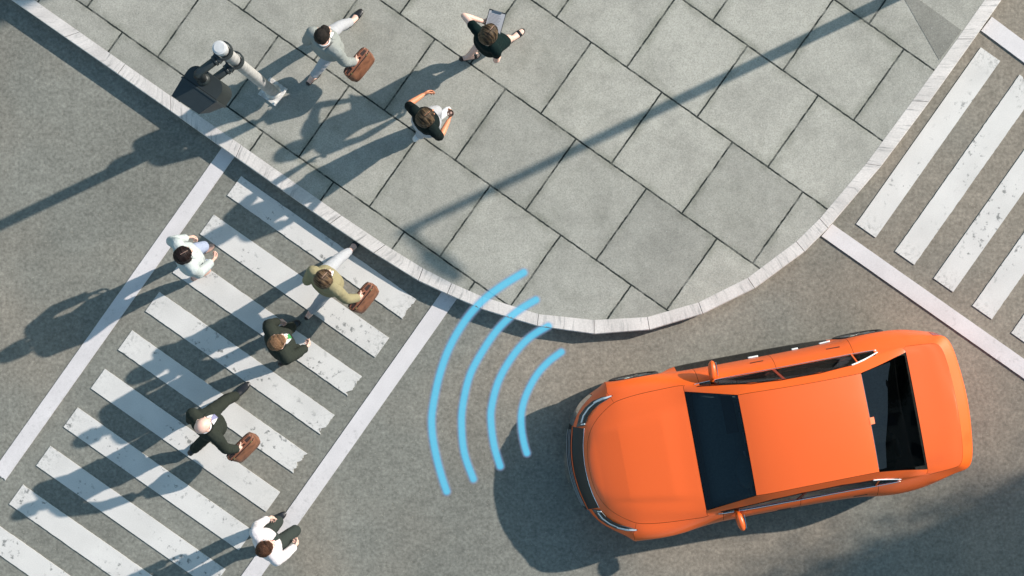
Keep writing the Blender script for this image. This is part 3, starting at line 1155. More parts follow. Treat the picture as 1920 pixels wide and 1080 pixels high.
# headlights: outline traced on the nose, then draped over it
hl_out = [(1081, 801, .62), (1087, 779, .64), (1098, 764, .66), (1111, 752.5, .70), (1128, 744.5, .75), (1149, 741, .81)]
hl_in = [(1097, 798, .735), (1103, 781, .745), (1111, 769, .755), (1123, 758.5, .775), (1137, 750, .795), (1149, 741.5, .81)]
for sgn in (-1, 1):
    A = seg([(to_car(*p)[0], sgn * abs(to_car(*p)[1])) for p in hl_out], 6)
    B = seg([(to_car(*p)[0], sgn * abs(to_car(*p)[1])) for p in hl_in], 6)
    bm = bmesh.new()
    rows = []
    for (a, b) in zip(A, B):
        row = []
        for k in range(9):
            t = k / 8
            h = drape(a[0] + (b[0] - a[0]) * t, a[1] + (b[1] - a[1]) * t)
            lift = 0.004 if k in (0, 8) else 0.012
            row.append((h[0] - h[1] * 0.01, h[0] + h[1] * lift))
        rows.append(row)
    up = [[bm.verts.new(q[1]) for q in r] for r in rows]
    dn = [[bm.verts.new(q[0]) for q in r] for r in rows]
    n = len(rows)
    for i in range(n - 1):
        for k in range(8):
            bm.faces.new((up[i][k], up[i][k + 1], up[i + 1][k + 1], up[i + 1][k]))
        bm.faces.new((dn[i][0], up[i][0], up[i + 1][0], dn[i + 1][0]))
        bm.faces.new((up[i][8], dn[i][8], dn[i + 1][8], up[i + 1][8]))
    for k in range(8):
        bm.faces.new((up[0][k + 1], up[0][k], dn[0][k], dn[0][k + 1]))
        bm.faces.new((up[-1][k], up[-1][k + 1], dn[-1][k + 1], dn[-1][k]))
    hl = build('headlight', bm, M['lamp'], car, smooth=True)
    autosmooth(hl, 35)
    for t, wd, mt, nm in ((0.52, 0.022, 'white', 'light_strip'), (0.85, 0.045, 'grille', 'lamp_bezel'), (0.2, 0.02, 'grille', 'lamp_bezel')):
        pl = []
        for (a, b) in list(zip(A, B))[2:-5]:
            h = drape(a[0] + (b[0] - a[0]) * t, a[1] + (b[1] - a[1]) * t)
            pl.append((h[0] + h[1] * 0.009, h[1]))
        ww = [wd * max(0.15, min(1, (len(pl) - i) / 14)) for i in range(len(pl))]
        strip(nm, pl, ww, M[mt], hl, 0.001 if mt != 'white' else 0.003, 0.003)
    # bright wedge at the rear tip and inner bracket
    pl = []
    for (a, b) in list(zip(A, B))[17:-1]:
        h = drape(a[0] * .55 + b[0] * .45, a[1] * .55 + b[1] * .45)
        pl.append((h[0] + h[1] * 0.010, h[1]))
    strip('light_strip', pl, [0.032 * (1 - 0.8 * abs(i / (len(pl) - 1) - 0.35)) for i in range(len(pl))], M['white'], hl, 0.003, 0.003)
    a, b = A[1], B[1]
    pl = [drape(a[0] + (b[0] - a[0]) * t, a[1] + (b[1] - a[1]) * t) for t in (0.55, 0.75, 0.98)]
    strip('light_strip', [(p + n * .011, n) for p, n in pl], 0.014, M['white'], hl, 0.002, 0.003)

# chrome lines round the grille
for (z0, jj, wd) in ((0, 4, .010), (0, 2, .026)):
    ctrl = [R[jj][i] for i in (2, 1, 0)]
    pts = [(ctrl[0][0], -ctrl[0][1]), (ctrl[1][0], -ctrl[1][1]), (ctrl[2][0], 0), (ctrl[1][0], ctrl[1][1]), (ctrl[0][0], ctrl[0][1])]
    path = catmull([Vector((a, b, 0)) for a, b in pts], 8)
    pl = []
    for q in path:
        dx = 0.012 if jj == 4 else 0.010
        h = drape(q.x + dx, q.y)
        if h:
            pl.append(h)
    strip('grille_trim', pl, wd, M['chrome' if jj == 4 else 'orange'], car, 0.004, 0.004, True)
# horizontal slats of the lower grille
for zz in (0.27, 0.34, 0.41, 0.47):
    pl = []
    for k in range(25):
        w = -0.5 + k / 24
        h = HBVH.ray_cast(Vector((-3, w, zz)), Vector((1, 0, 0)))
        pl.append((h[0], -h[1] if h[1].x > 0 else h[1]))
    strip('lower_grille_slat', pl, 0.014, M['alloy'], car, 0.006, 0.006, True)

for sgn, sd in ((1, 0), (-1, 32)):
    # chrome under and over the side windows
    pl = [drape_side(s, z, sgn) for s, z in seg([(0.14, 1.0), (0.6, 1.004), (1.165, 1.014), (1.65, 1.023), (2.14, 1.033), (2.44, 1.046)], 10)]
    strip('window_trim', pl, 0.012, M['chrome'], car, 0.003, 0.005, True)
    pl = [drape_side(s, z, sgn) for s, z in seg([(2.06, 1.262), (2.14, 1.233), (2.25, 1.185), (2.36, 1.13), (2.44, 1.085)], 8)]
    strip('window_trim', pl, 0.024, M['white'], car, 0.004, 0.005, True)
    pl = [drape_side(s, z, sgn) for s, z in seg([(0.17, 1.035), (0.4, 1.125), (0.62, 1.21), (0.8, 1.275), (1.16, 1.318), (1.65, 1.318), (2.06, 1.262)], 8)]
    strip('window_trim', pl, 0.014, M['black_gloss'], car, 0.003, 0.004, True)
    for s0, s1 in (((.42, .78), (.95, 1.62)) if sgn > 0 else ((.93, 1.06), (1.50, 1.58), (1.86, 2.0))):      # door-bottom moulding, its reflections painted as white lengths
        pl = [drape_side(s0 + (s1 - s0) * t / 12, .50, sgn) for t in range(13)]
        strip('door_moulding_glint', pl, 0.040, M['white'], doors[sd][0 if s0 < 1.1 else 1], 0.004, 0.010, True)
    # pillar between the doors and door mirror glass frame
    for s0, s1 in ((1.14, 1.20), (2.13, 2.145)):
        pl = [drape_side(s0 + (s1 - s0) * t, 1.03 + 0.28 * t * (1 if s0 < 2 else .66), sgn) for t in [k / 8 for k in range(9)]]
        strip('pillar', pl, 0.035 if s0 < 2 else 0.02, M['redtrim'] if s0 < 2 else M['orange'], car, 0.002, 0.004)
    # flush handles
    for s0, dr in ((0.98, doors[sd][0]), (1.947, doors[sd][1])):
        pl = [drape(s0 - 0.085 + 0.17 * k / 8, sgn * 0.942) for k in range(9)]
        strip('handle', pl, 0.014, M['grille'], dr, 0.001, 0.004)
    # mirrors
    bm = bmesh.new()
    rs = []
    for t, rx, rz in ((0, .02, .03), (.04, .05, .065), (.10, .062, .08), (.17, .062, .085), (.22, .05, .07), (.25, .03, .045), (.262, .008, .012)):
        c = Vector((.372 + 0.10 * t, -sgn * (.835 + t * .93), 1.045))
        rs.append(ring(c, Vector((rx * .78, 0, 0)), Vector((0, 0, rz)), 18, 2.6))
    rings(bm, rs)
    mr = build('mirror', bm, M['orange'], car, smooth=True)
    bm = bmesh.new()
    box(bm, Vector((.442, -sgn * .965, 1.045)), (.004, .085, .055), bev=.003)
    build('mirror_glass', bm, M['chrome'], mr)
    bm = bmesh.new()
    tube(bm, [Vector((.36, -sgn * .80, .985)), Vector((.368, -sgn * .85, 1.02)), Vector((.375, -sgn * .90, 1.04))], [.03, .028, .03], 12)
    build('mirror_stalk', bm, M['orange'], mr, smooth=True)
    # dark wheel arch liners
    for sx in (-.55, 2.40):
        bm = bmesh.new()
        rs = []
        for k in range(15):
            a = math.pi * k / 14
            rs.append([Vector((sx + .40 * math.cos(a), -sgn * w, .35 + .40 * math.sin(a))) for w in (.60, .97)])
        vs = [[bm.verts.new(p) for p in r] for r in rs]
        for a, b in zip(vs[:-1], vs[1:]):
            bm.faces.new((a[0], a[1], b[1], b[0]))
        build('wheel_arch_liner', bm, M['dark'], car, smooth=True)
# wheels
for sx in (-.55, 2.40):
    for sgn in (1, -1):
        c = Vector((sx, -sgn * 0.912, .335))
        ay = Vector((0, -sgn, 0))
        u, v = Vector((1, 0, 0)), Z
        bm = bmesh.new()
        lathe(bm, [(.20, .055), (.235, .085), (.235, -.085), (.20, -.09)], 40, ay, c, u, v)
        for k in range(10):
            a = 2 * math.pi * k / 10
            d = u * math.cos(a) + v * math.sin(a)
            tn = -u * math.sin(a) + v * math.cos(a)
            tube(bm, [c + ay * .088 + d * .03, c + ay * .095 + d * .13, c + ay * .086 + d * .23], [.022, .016, .020], 8)
        lathe(bm, [(.055, .07), (.055, .098), (.03, .104), (.001, .104)], 24, ay, c, u, v)
        wh = build('wheel', bm, M['alloy'], car)
        autosmooth(wh, 35)
        bm = bmesh.new()
        pr = [(.235, -.10), (.30, -.115), (.325, -.105), (.335, -.08), (.338, -.03), (.338, .03), (.335, .08), (.325, .105), (.30, .115), (.25, .105), (.235, .09)]
        rs = [ring(c + ay * h, u * r, v * r, 48) for r, h in pr]
        rings(bm, rs, closed_path=True)
        build('tyre', bm, M['rubber'], wh, smooth=True)

# interior
bm = bmesh.new()
box(bm, Vector((1.35, 0, .30)), (1.45, .86, .03), bev=.01)
build('cabin_floor', bm, M['dark'], car)
bl = [(2.15, -.60, -.60), (2.20, -.615, .60), (2.26, -.625, .595), (2.30, -.63, .30), (2.36, -.64, .10), (2.40, -.645, -.04), (2.44, -.65, -.22), (2.48, -.655, -.42), (2.53, -.66, -.56), (2.57, -.665, -.64)]
bl[0] = (2.15, -.595, .59)
bm = bmesh.new()
up, dn = [], []
for s_, wa, wb in bl:
    ru, rd = [], []
    for k in range(9):
        h = drape(s_, wa + (wb - wa) * k / 8)
        p = h[0] - h[1] * .035
        ru.append(bm.verts.new(p))
        rd.append(bm.verts.new(p - h[1] * .006))
    up.append(ru)
    dn.append(rd)
for i in range(len(bl) - 1):
    for k in range(8):
        bm.faces.new((up[i][k], up[i][k + 1], up[i + 1][k + 1], up[i + 1][k]))
        bm.faces.new((dn[i][k], dn[i + 1][k], dn[i + 1][k + 1], dn[i][k + 1]))
build('rear_slate_panel', bm, M['slate'], car)  # panel added under the rear glass for its pale slate shape
bm = bmesh.new()
box(bm, Vector((2.60, 0, .98)), (.19, .70, .03), bev=.01)
build('parcel_shelf', bm, M['rubber'], car)
bm = bmesh.new()
rs = []
for s, zt in ((.10, .90), (.25, .98), (.45, 1.01), (.60, .99), (.68, .92), (.70, .78)):
    rs.append([Vector((s, w, zt - 0.02 * (abs(w) / .7) ** 2)) for w in [-.74 + 1.48 * k / 12 for k in range(13)]] +
              [Vector((s, w, .60)) for w in [.74 - 1.48 * k / 12 for k in range(13)]])
rings(bm, rs)
# instrument hood and centre screen
ell(bm, Vector((.56, -.37, 1.0)), (.12, .21, .06), Vector((1, 0, 0)), Vector((0, 1, 0)), Z)
dash = build('dashboard', bm, M['dashgrey'], car, smooth=True)
for vx, w, vz in ((.64, .05, .955), (.64, .30, .955), (.64, .52, .955), (.60, -.60, .99), (.60, -.18, .99)):
    bm = bmesh.new()
    box(bm, Vector((vx, w, vz)), (.012, .07, .010), bev=.003)
    build('air_vent', bm, M['alloy'], dash)
bm = bmesh.new()
box(bm, Vector((.50, .40, 1.015)), (.075, .26, .012), bev=.008)
build('airbag_cover', bm, M['seat'], dash)
bm = bmesh.new()
cw = Vector((.88, -.38, .93))
nw = Vector((.85, 0, .5)).normalized()
u, v = frame_of(nw)
rs = []
for k in range(32):
    a = 2 * math.pi * k / 32
    d = u * math.cos(a) + v * math.sin(a)
    rs.append(ring(cw + d * .175, d * .016, nw * .016, 8))
rings(bm, rs, closed_path=True)
for a in (0.2, math.pi - 0.2, -math.pi / 2):
    d = u * math.cos(a) + v * math.sin(a)
    tube(bm, [cw, cw + d * .17], [.03, .015], 8)
tube(bm, [cw, cw - nw * .22], [.045, .04], 10)
build('steering_wheel', bm, M['dark'], car, smooth=True)
for s0, wide in ((1.15, 0), (2.05, 1)):
    for w in ((-.38, .38) if not wide else (-.40, .40)):
        bm = bmesh.new()
        rs = []
        for s, z in ((-.25, .52), (-.22, .60), (0, .60), (.22, .57), (.25, .5)):
            rs.append(ring(Vector((s0 + s, w, z - .06)), Vector((0, .25, 0)), Vector((0, 0, .09)), 16, 3))
        rings(bm, rs)
        rs = []
        for t in (0, .2, .5, .8, 1):
            rs.append(ring(Vector((s0 + .22 + .16 * t, w, .58 + .50 * t)), Vector((0, .24 - .07 * t * t, 0)), Vector((.075 - .02 * t, 0, .01)), 16, 3))
        rings(bm, rs)
        se = build('seat', bm, M['seat'], car, smooth=True)
        bm = bmesh.new()
        ell(bm, Vector((s0 + .40, w, 1.15)), (.045, .13, .08), Vector((1, 0, 0)), Vector((0, 1, 0)), Z)
        build('headrest', bm, M['seat'], se, smooth=True)
for sgn in (1, -1):
    bm = bmesh.new()
    box(bm, Vector((1.2, -sgn * .80, .84)), (1.05, .035, .14), bev=.02)
    build('door_lining', bm, M['redtrim'], doors[0 if sgn == 1 else 32][0])
# bracket tab at the top of the rear window (raised brake lamp housing)
pl = [drape(2.115 + .07 * k / 5, -0.02) for k in range(6)]
strip('brake_lamp_housing', pl, 0.085, M['orange'], car, 0.000, 0.002)


# ------------------------------------------------------------------ people
def ik(a, c, l1, l2, pole):
    d = c - a
    L = d.length
    mx = (l1 + l2) * 0.995
    if L > mx:
        c = a + d * (mx / L)
        d = c - a
        L = mx
    dn = d / L
    x = (l1 * l1 - l2 * l2 + L * L) / (2 * L)
    h = math.sqrt(max(l1 * l1 - x * x, 0))
    p = pole - dn * pole.dot(dn)
    return a + dn * x + p.normalized() * h, c


def hand(bm, w, d, pn, side_in, k, curl, spread=0.0):
    """w wrist, d hand direction, pn palm normal (fingers curl towards it), side_in: thumb side."""
    d = d.normalized()
    pn = (pn - d * pn.dot(d)).normalized()
    s = d.cross(pn).normalized()
    if s.dot(side_in) < 0:
        s = -s
    rs = []
    for t, hw, th in ((-.012, .024, .019), (.02, .030, .017), (.05, .039, .016), (.075, .041, .014), (.088, .036, .012)):
        rs.append(ring(w + d * t * k, s * hw * k, pn * th * k, 14, 2.6))
    rings(bm, rs)
    for off, ln in ((.029, .95), (.0095, 1.06), (-.0105, 1.0), (-.029, .80)):
        p = w + d * .083 * k + s * off * k
        dd = d.copy()
        pts = [p - d * .012]
        rad = [.0088]
        ang = 0
        for i, sl in enumerate((.042, .028, .022)):
            ang += curl * (0.75, 1.0, 0.8)[i] * (1.0 + 0.12 * (1 - ln))
            q = d * math.cos(ang) + pn * math.sin(ang)
            pts.append(p)
            rad.append(.0092 - .0006 * i)
            p = p + q * sl * ln * k
        pts.append(p)
        rad.append(.0066)
        tube(bm, pts, [r * k for r in rad], 8)
        ball(bm, p, .0068 * k, 1)
    # thumb leaves the side of the palm
    b0 = w + d * .028 * k + s * .026 * k + pn * .006 * k
    t1 = (d * .62 + s * .62 + pn * .45).normalized()
    t2 = (d * .80 + s * .10 + pn * .65).normalized()
    b1 = b0 + t1 * .042 * k
    b2 = b1 + t2 * .032 * k
    b3 = b2 + t2 * .022 * k
    tube(bm, [b0 - t1 * .012, b0, b1, b2, b3], [.013 * k, .0135 * k, .0105 * k, .0095 * k, .007 * k], 8)
    ball(bm, b3, .0072 * k, 1)
    return w + d * .075 * k + pn * .032 * k      # centre of the grip


MALE = [(-.11, .130, .100, 0), (-.03, .165, .115, -.005), (.06, .160, .112, 0), (.15, .150, .105, .005), (.27, .166, .115, .012), (.38, .183, .120, .012), (.45, .180, .105, .004), (.50, .140, .085, -.004), (.535, .085, .066, -.006), (.56, .060, .058, -.004)]
FEMALE = [(-.11, .135, .105, -.005), (-.03, .172, .122, -.012), (.06, .150, .108, 0), (.15, .126, .094, .005), (.25, .138, .110, .018), (.33, .155, .128, .026), (.42, .158, .105, .006), (.47, .142, .088, -.002), (.51, .085, .062, -.006), (.545, .055, .052, -.004)]


def person(label, head, face, feet, wrists, zb=0.0, ht=1.75, sex='m', skin='skin_pale', hair=None, hairmat=None,
           top='jacket', topmat=None, legs='trousers', legmat=None, shoes='shoe', flats=False, curls=(0.9, 0.9),
           shirt=None, tie=None, headtilt=0.0, poles=(None, None), handdirs=(None, None), palms=(None, None),
           sleeve=1.0, collar=None, lapel=None, footdirs=(None, None), headface=None, lean=0.0, hs=1.02):
    k = ht * 1.09 / 1.75
    hk = k * hs
    f = D(*face)
    l = Vector((-f.y, f.x, 0))
    hz = (Z * math.cos(headtilt) + f * math.sin(headtilt)).normalized()
    hf0 = D(*headface) if headface else f
    hl_ = Vector((-hf0.y, hf0.x, 0))
    hz = (Z * math.cos(headtilt) + hf0 * math.sin(headtilt)).normalized()
    hf = hl_.cross(hz).normalized()
    hc = P(head[0], head[1], zb + 1.635 * k)
    sc = Vector((hc.x, hc.y, 0)) - f * .04 * k - f * math.sin(headtilt) * .06
    sc.z = zb + (1.425 if sex == 'm' else 1.405) * k
    ank = []
    for (u, v, lift) in feet:
        ank.append(P(u, v, zb + .085 * k + lift))
    fm = (ank[0] + ank[1]) / 2
    pel = Vector(((fm.x + sc.x * 1.4) / 2.4, (fm.y + sc.y * 1.4) / 2.4, zb + .93 * k)) - f * lean
    hw = .092 * k
    hips = [pel + l * hw - Z * .02, pel - l * hw - Z * .02]
    # lower the pelvis until both ankles are within reach
    LL = .885 * k
    for _ in range(40):
        if all((h - a).length <= LL * 0.99 for h, a in zip(hips, ank)):
            break
        pel.z -= .006
        hips = [h - Z * .006 for h in hips]
    drop = zb + .93 * k - pel.z
    sc.z -= drop * .8
    hc = P(head[0], head[1], hc.z - drop * .8)
    root = empty('person', Vector((pel.x, pel.y, zb)))
    tag(root, label, 'person')
    O = Vector((pel.x, pel.y, zb))
    pel, sc, hc = pel - O, sc - O, hc - O
    hips = [h - O for h in hips]
    ank = [a - O for a in ank]
    sw = (.188 if sex == 'm' else .168) * k
    sh = [sc + l * sw - Z * .012, sc - l * sw - Z * .012]
    up, fo = .285 * k, .258 * k
    elb, wri = [], []
    for i in (0, 1):
        u, v, z = wrists[i]
        side = l if i == 0 else -l
        if z is None:            # straight, hanging arm
            z = zb + .8
            for _ in range(30):
                t = P(u, v, z) - O
                dh = math.hypot(t.x - sh[i].x, t.y - sh[i].y)
                z = zb + sh[i].z - math.sqrt(max(.01, ((up + fo) * .975) ** 2 - dh * dh))
        t = P(u, v, z) - O
        pole = poles[i] if poles[i] else (-f * .9 + side * .55 - Z * .25)
        e, w = ik(sh[i], t, up, fo, pole)
        elb.append(e)
        wri.append(w)
    kne = []
    for i in (0, 1):
        e, a = ik(hips[i], ank[i], .445 * k, .44 * k, f)
        kne.append(e)
        ank[i] = a
    prof = MALE if sex == 'm' else FEMALE
    spine = sc - pel
    spl = .50 * k if sex == 'm' else .48 * k

    def torso(bm, inf, lo=-9, hi=9, flare=0.0, pts=prof):
        rs = []
        for h, a, b, o in pts:
            if h < lo or h > hi:
                continue
            c = pel + spine * (h * k / spl) + f * o * k
            if h < 0:
                c = pel + Z * h * k + f * o * k
            g = flare if h < 0 else 0
            rs.append(ring(c, l * (a * k * 1.01 + inf + g), f * (b * k * 1.03 + inf + g), 28, 2.3))
        rings(bm, rs)
    # ---- body: one continuous skin surface
    bm = bmesh.new()
    torso(bm, -.012)
    for i in (0, 1):
        side = l if i == 0 else -l
        tube(bm, [sc + side * .10 * k, sh[i], sh[i].lerp(elb[i], .5), elb[i]], [.05 * k, .050 * k, .043 * k, .036 * k])
        ball(bm, sh[i], .052 * k)
        ball(bm, elb[i], .036 * k)
        d = (wri[i] - elb[i])
        tube(bm, [elb[i], elb[i] + d * .3, elb[i] + d * .75, wri[i]], [.036 * k, .038 * k, .030 * k, .025 * k])
        tube(bm, [hips[i] + Z * .02, hips[i].lerp(kne[i], .35), kne[i]], [.085 * k, .078 * k, .052 * k])
        ball(bm, kne[i], .052 * k)
        d2 = ank[i] - kne[i]
        tube(bm, [kne[i], kne[i] + d2 * .3, kne[i] + d2 * .8, ank[i]], [.052 * k, .054 * k, .036 * k, .034 * k])
    grips = []
    for i in (0, 1):
        side = l if i == 0 else -l
        d = (wri[i] - elb[i]).normalized()
        hd = handdirs[i] if handdirs[i] else d
        pn = palms[i] if palms[i] else (-side * .9 - f * .1 + d * 0)
        thumb = f + Z * .3 - side * .2
        grips.append(hand(bm, wri[i], (hd * .8 + d * .2), pn, thumb, k, curls[i]))
    # feet
    footsys = []
    for i in (0, 1):
        fd = D(*footdirs[i]) if footdirs[i] else f
        lift = feet[i][2]
        pit = math.asin(max(-.6, min(.9, lift / .17))) if lift > 0.005 else 0.0
        if lift < -0.001:
            pit = lift
        fwd = (fd * math.cos(pit) - Z * math.sin(pit)).normalized()
        fl = Vector((-fd.y, fd.x, 0))
        fu = fwd.cross(fl).normalized() * -1
        if fu.z < 0:
            fu = -fu
        footsys.append((fwd, fl, fu))
        a = ank[i]
        rs = []
        for t, w, hh, cz in ((-.055, .028, .028, -.05), (-.02, .033, .045, -.035), (.03, .036, .036, -.045), (.09, .041, .025, -.058), (.13, .040, .018, -.063), (.17, .030, .013, -.066), (.182, .012, .006, -.068)):
            rs.append(ring(a + fwd * t * k + fu * cz * k, fl * w * k, fu * hh * k, 14))
        rings(bm, rs)
        tube(bm, [a + fu * .03, a - fu * .05 * k], [.034 * k, .034 * k])
    # neck and head
    nk = .056 if sex == 'm' else .046
    tube(bm, [sc + Z * .02 * k, sc + Z * .08 * k + f * .01, hc - hz * .06 * k - hf * .012 * k], [nk * 1.25 * k, nk * k, nk * k])
    ell(bm, hc + hz * .012 * hk, (.097 * hk, .077 * hk, .100 * hk), hf, hl_, hz)
    ell(bm, hc - hz * .058 * hk + hf * .030 * hk, (.064 * hk, .056 * hk, .062 * hk), hf, hl_, hz)
    ell(bm, hc - hz * .100 * hk + hf * .062 * hk, (.024 * hk, .026 * hk, .020 * hk), hf, hl_, hz, 2)
    tube(bm, [hc + hf * .088 * hk + hz * .005 * hk, hc + hf * .108 * hk - hz * .038 * hk], [.010 * hk, .015 * hk], 8)
    ball(bm, hc + hf * .102 * hk - hz * .040 * hk, .014 * hk, 1)
    for s in (1, -1):
        ell(bm, hc + hl_ * .080 * hk * s - hz * .015 * hk - hf * .005, (.020 * hk, .010 * hk, .032 * hk), hf, hl_, hz, 2)
        ell(bm, hc + hf * .083 * hk + hl_ * .033 * hk * s + hz * .020 * hk, (.012 * hk, .024 * hk, .008 * hk), hf, hl_, hz, 2)
    bo = remesh('body', bm, M[skin], root, .0062, 3)
    for s in (1, -1):
        bm = bmesh.new()
        ball(bm, hc + hf * .086 * hk + hl_ * .031 * hk * s + hz * .0 * hk, .0115 * hk, 2)
        build('eye', bm, M['eye'], root, smooth=True)
    bm = bmesh.new()
    ell(bm, hc + hf * .090 * hk - hz * .072 * hk, (.010 * hk, .024 * hk, .007 * hk), hf, hl_, hz, 2)
    build('mouth', bm, M['lips'], root, smooth=True)
    # ---- shoes
    for i in (0, 1):
        fwd, fl, fu = footsys[i]
        a = ank[i]
        bm = bmesh.new()
        rs = []
        if shoes == 'sandal':
            prof_s = ((-.080, .012, .006, -.070), (-.066, .032, .009, -.072), (-.03, .036, .008, -.076), (.04, .037, .007, -.078), (.09, .047, .007, -.078), (.13, .047, .007, -.078), (.175, .038, .007, -.078), (.20, .016, .006, -.078))
        elif flats:
            prof_s = ((-.078, .012, .010, -.058), (-.066, .030, .028, -.052), (-.03, .035, .018, -.064), (.04, .037, .013, -.069), (.09, .046, .024, -.060), (.13, .046, .023, -.061), (.175, .036, .017, -.066), (.20, .016, .010, -.071))
        else:
            prof_s = ((-.088, .015, .02, -.058), (-.075, .034, .042, -.040), (-.03, .040, .055, -.029), (.03, .042, .045, -.039), (.09, .049, .034, -.050), (.14, .049, .029, -.055), (.19, .040, .022, -.061), (.225, .018, .013, -.068))
        for t, w, hh, cz in prof_s:
            rs.append(ring(a + fwd * t * k + fu * cz * k, fl * w * k, fu * hh * k, 16, 2.5))
        rings(bm, rs)
        if shoes == 'sandal':      # toe strap, heel cup
            tube(bm, [a + fwd * .095 * k - fu * .062 * k, a + fwd * .135 * k - fu * .064 * k], [.047 * k, .044 * k], 16, .62, fu)
            tube(bm, [a - fwd * .066 * k - fu * .072 * k, a - fwd * .060 * k - fu * .035 * k], [.034 * k, .032 * k], 14)
        remesh('shoe', bm, M[shoes if shoes != 'sandal' else 'shoe'], root, .006, 3)
    # ---- legs
    if legs in ('trousers', 'jeans'):
        bm = bmesh.new()
        torso(bm, .008, -1, .10)
        for i in (0, 1):
            d2 = ank[i] - kne[i]
            end = .97 if not flats else .88
            tube(bm, [hips[i] + Z * .03, hips[i].lerp(kne[i], .4), kne[i]], [.098 * k, .088 * k, .068 * k], 18)
            ball(bm, kne[i], .067 * k)
            cuff = (.052 if flats else .062) * k
            tube(bm, [kne[i], kne[i] + d2 * .35, kne[i] + d2 * .8, kne[i] + d2 * end], [.068 * k, .066 * k, cuff, cuff], 18)
        remesh('trousers', bm, legmat, root, .0085, 5, .005, 13, head[0])
    elif legs == 'skirt':
        bm = bmesh.new()
        torso(bm, .009, -1, .10)
        t = .80
        a, b = hips[0].lerp(kne[0], t), hips[1].lerp(kne[1], t)
        ax = (a - b)
        ax.z = 0
        axn = ax.normalized()
        pv = Vector((-axn.y, axn.x, 0))
        rs = []
        for q in (0.0, .25, .5, .75, 1.0):
            c = (pel - Z * .04).lerp((a + b) / 2, q)
            la = .17 * k * (1 - q) + (ax.length / 2 + .088 * k) * q
            lb = .135 * k * (1 - q) + .098 * k * q
            if q < .3:
                rs.append(ring(c, l * .182 * k, f * .132 * k, 28, 2.3))
            else:
                rs.append(ring(c, axn * la if axn.dot(l) > 0 else -axn * la, pv * lb if pv.dot(f) > 0 else -pv * lb, 28, 2.3))
        rings(bm, rs)
        for i in (0, 1):
            tube(bm, [hips[i], hips[i].lerp(kne[i], t)], [.10 * k, .086 * k], 18)
        remesh('skirt', bm, legmat, root, .0085, 6, .003, 11, head[0])
    # ---- top
    bm = bmesh.new()
    if top == 'jacket':
        inf, rr = .019, 1.0
        pts = [(-.17, .165, .118, .005), (-.10, .160, .116, 0)] + [p for p in prof if p[0] > -.05 and p[0] < .54]
        torso(bm, inf, -1, .545, .012, pts)
    elif top == 'shirt':
        inf = .012
        torso(bm, inf, .02, .545)
    else:
        inf = .009
        torso(bm, inf, .0 if top == 'tee' else -.04, .525 if sex == 'm' else .515)
    thick = {'jacket': .022, 'shirt': .016, 'tee': .012, 'dress': .010}[top]
    for i in (0, 1):
        side = l if i == 0 else -l
        d1, d2 = elb[i] - sh[i], wri[i] - elb[i]
        r = [x * k + thick for x in (.055, .055, .047, .040, .038, .030)]
        ball(bm, sh[i], r[0])
        tube(bm, [sc + side * .08 * k + Z * .005, sh[i]], [r[0] * .95, r[0]], 18)
        if sleeve >= 1:
            tube(bm, [sh[i], sh[i] + d1 * .5, elb[i]], [r[1], r[2], r[3]], 18)
            ball(bm, elb[i], r[3])
            ee = .93 if top == 'jacket' else .97
            # ripples of cloth bunched at the elbow
            tube(bm, [elb[i]] + [elb[i] + d2 * t for t in (.12, .2, .28, .36, .5, .75, ee)],
                 [r[3], r[4] + .004, r[4] - .002, r[4] + .005, r[4] - .001, r[4] * .97, r[5] * 1.02, r[5] * 1.05], 18)
        else:
            tube(bm, [sh[i], sh[i] + d1 * .5 * sleeve, sh[i] + d1 * sleeve], [r[1], r[2] + .002, r[3] + .006], 18)
    tp = remesh(top if top != 'tee' else 'top', bm, topmat, root, .0085, 5, .0042 if top != 'dress' else .002, 15, head[1])
    # ---- collar, shirt front, tie and lapels laid on the garment
    dep = [v.co.copy() for v in tp.data.vertices]
    bv = BVHTree.FromPolygons(dep, [list(p.vertices) for p in tp.data.polygons])

    def front(x, z):
        o = sc + f * .6 + l * x
        o.z = z
        h = bv.ray_cast(o, -f)
        return h[0], h[1]

    def patch(name, rows, off, mat):
        bm = bmesh.new()
        vs = []
        for z, xa, xb in rows:
            r = []
            for q in range(7):
                x = xa + (xb - xa) * q / 6
                h = front(x, z)
                if h[0] is None:
                    r = None
                    break
                n = h[1] if h[1].dot(f) > 0 or h[1].z > .3 else -h[1]
                r.append(bm.verts.new(h[0] + n * off))
            if r:
                vs.append(r)
        for a, b in zip(vs[:-1], vs[1:]):
            for q in range(6):
                bm.faces.new((a[q], a[q + 1], b[q + 1], b[q]))
        o = build(name, bm, mat, root, smooth=True)
        md = o.modifiers.new('t', 'SOLIDIFY')
        md.thickness = .004
        md.offset = 0
        return o
    zt = sc.z + .045 * k
    vw = .060 if sex == 'm' else .042
    zl = sc.z - (.20 if sex == 'm' else .09) * k
    N = 12
    if shirt:
        patch('shirt_front', [(zl + (zt - zl) * q / N, -(.004 + vw * k * (q / N) ** .8), .004 + vw * k * (q / N) ** .8) for q in range(N + 1)], .004, shirt)
    if collar:
        bm = bmesh.new()
        rs = []
        for q in range(28):
            a = 2 * math.pi * q / 28
            dr = f * math.cos(a) + l * math.sin(a)
            rr = (nk + .016) * k
            c = sc + Z * (.062 - .016 * math.cos(a)) * k + f * .006 + dr * rr
            rs.append([c - Z * .018, c + dr * .012 - Z * .022, c + dr * .006 + Z * .012, c + Z * .016])
        rings(bm, rs, closed_path=True)
        build('collar', bm, collar, root, smooth=True)
    if tie:
        zk = sc.z + .028 * k
        patch('tie', [(zk - .30 * k * q / 14 if shirt is None else zk - .20 * k * q / 14, -w_, w_) for q, w_ in
                      ((0, .020), (1, .021), (2, .016), (4, .022), (7, .028), (10, .032), (13, .036), (14, .012))], .009, tie)
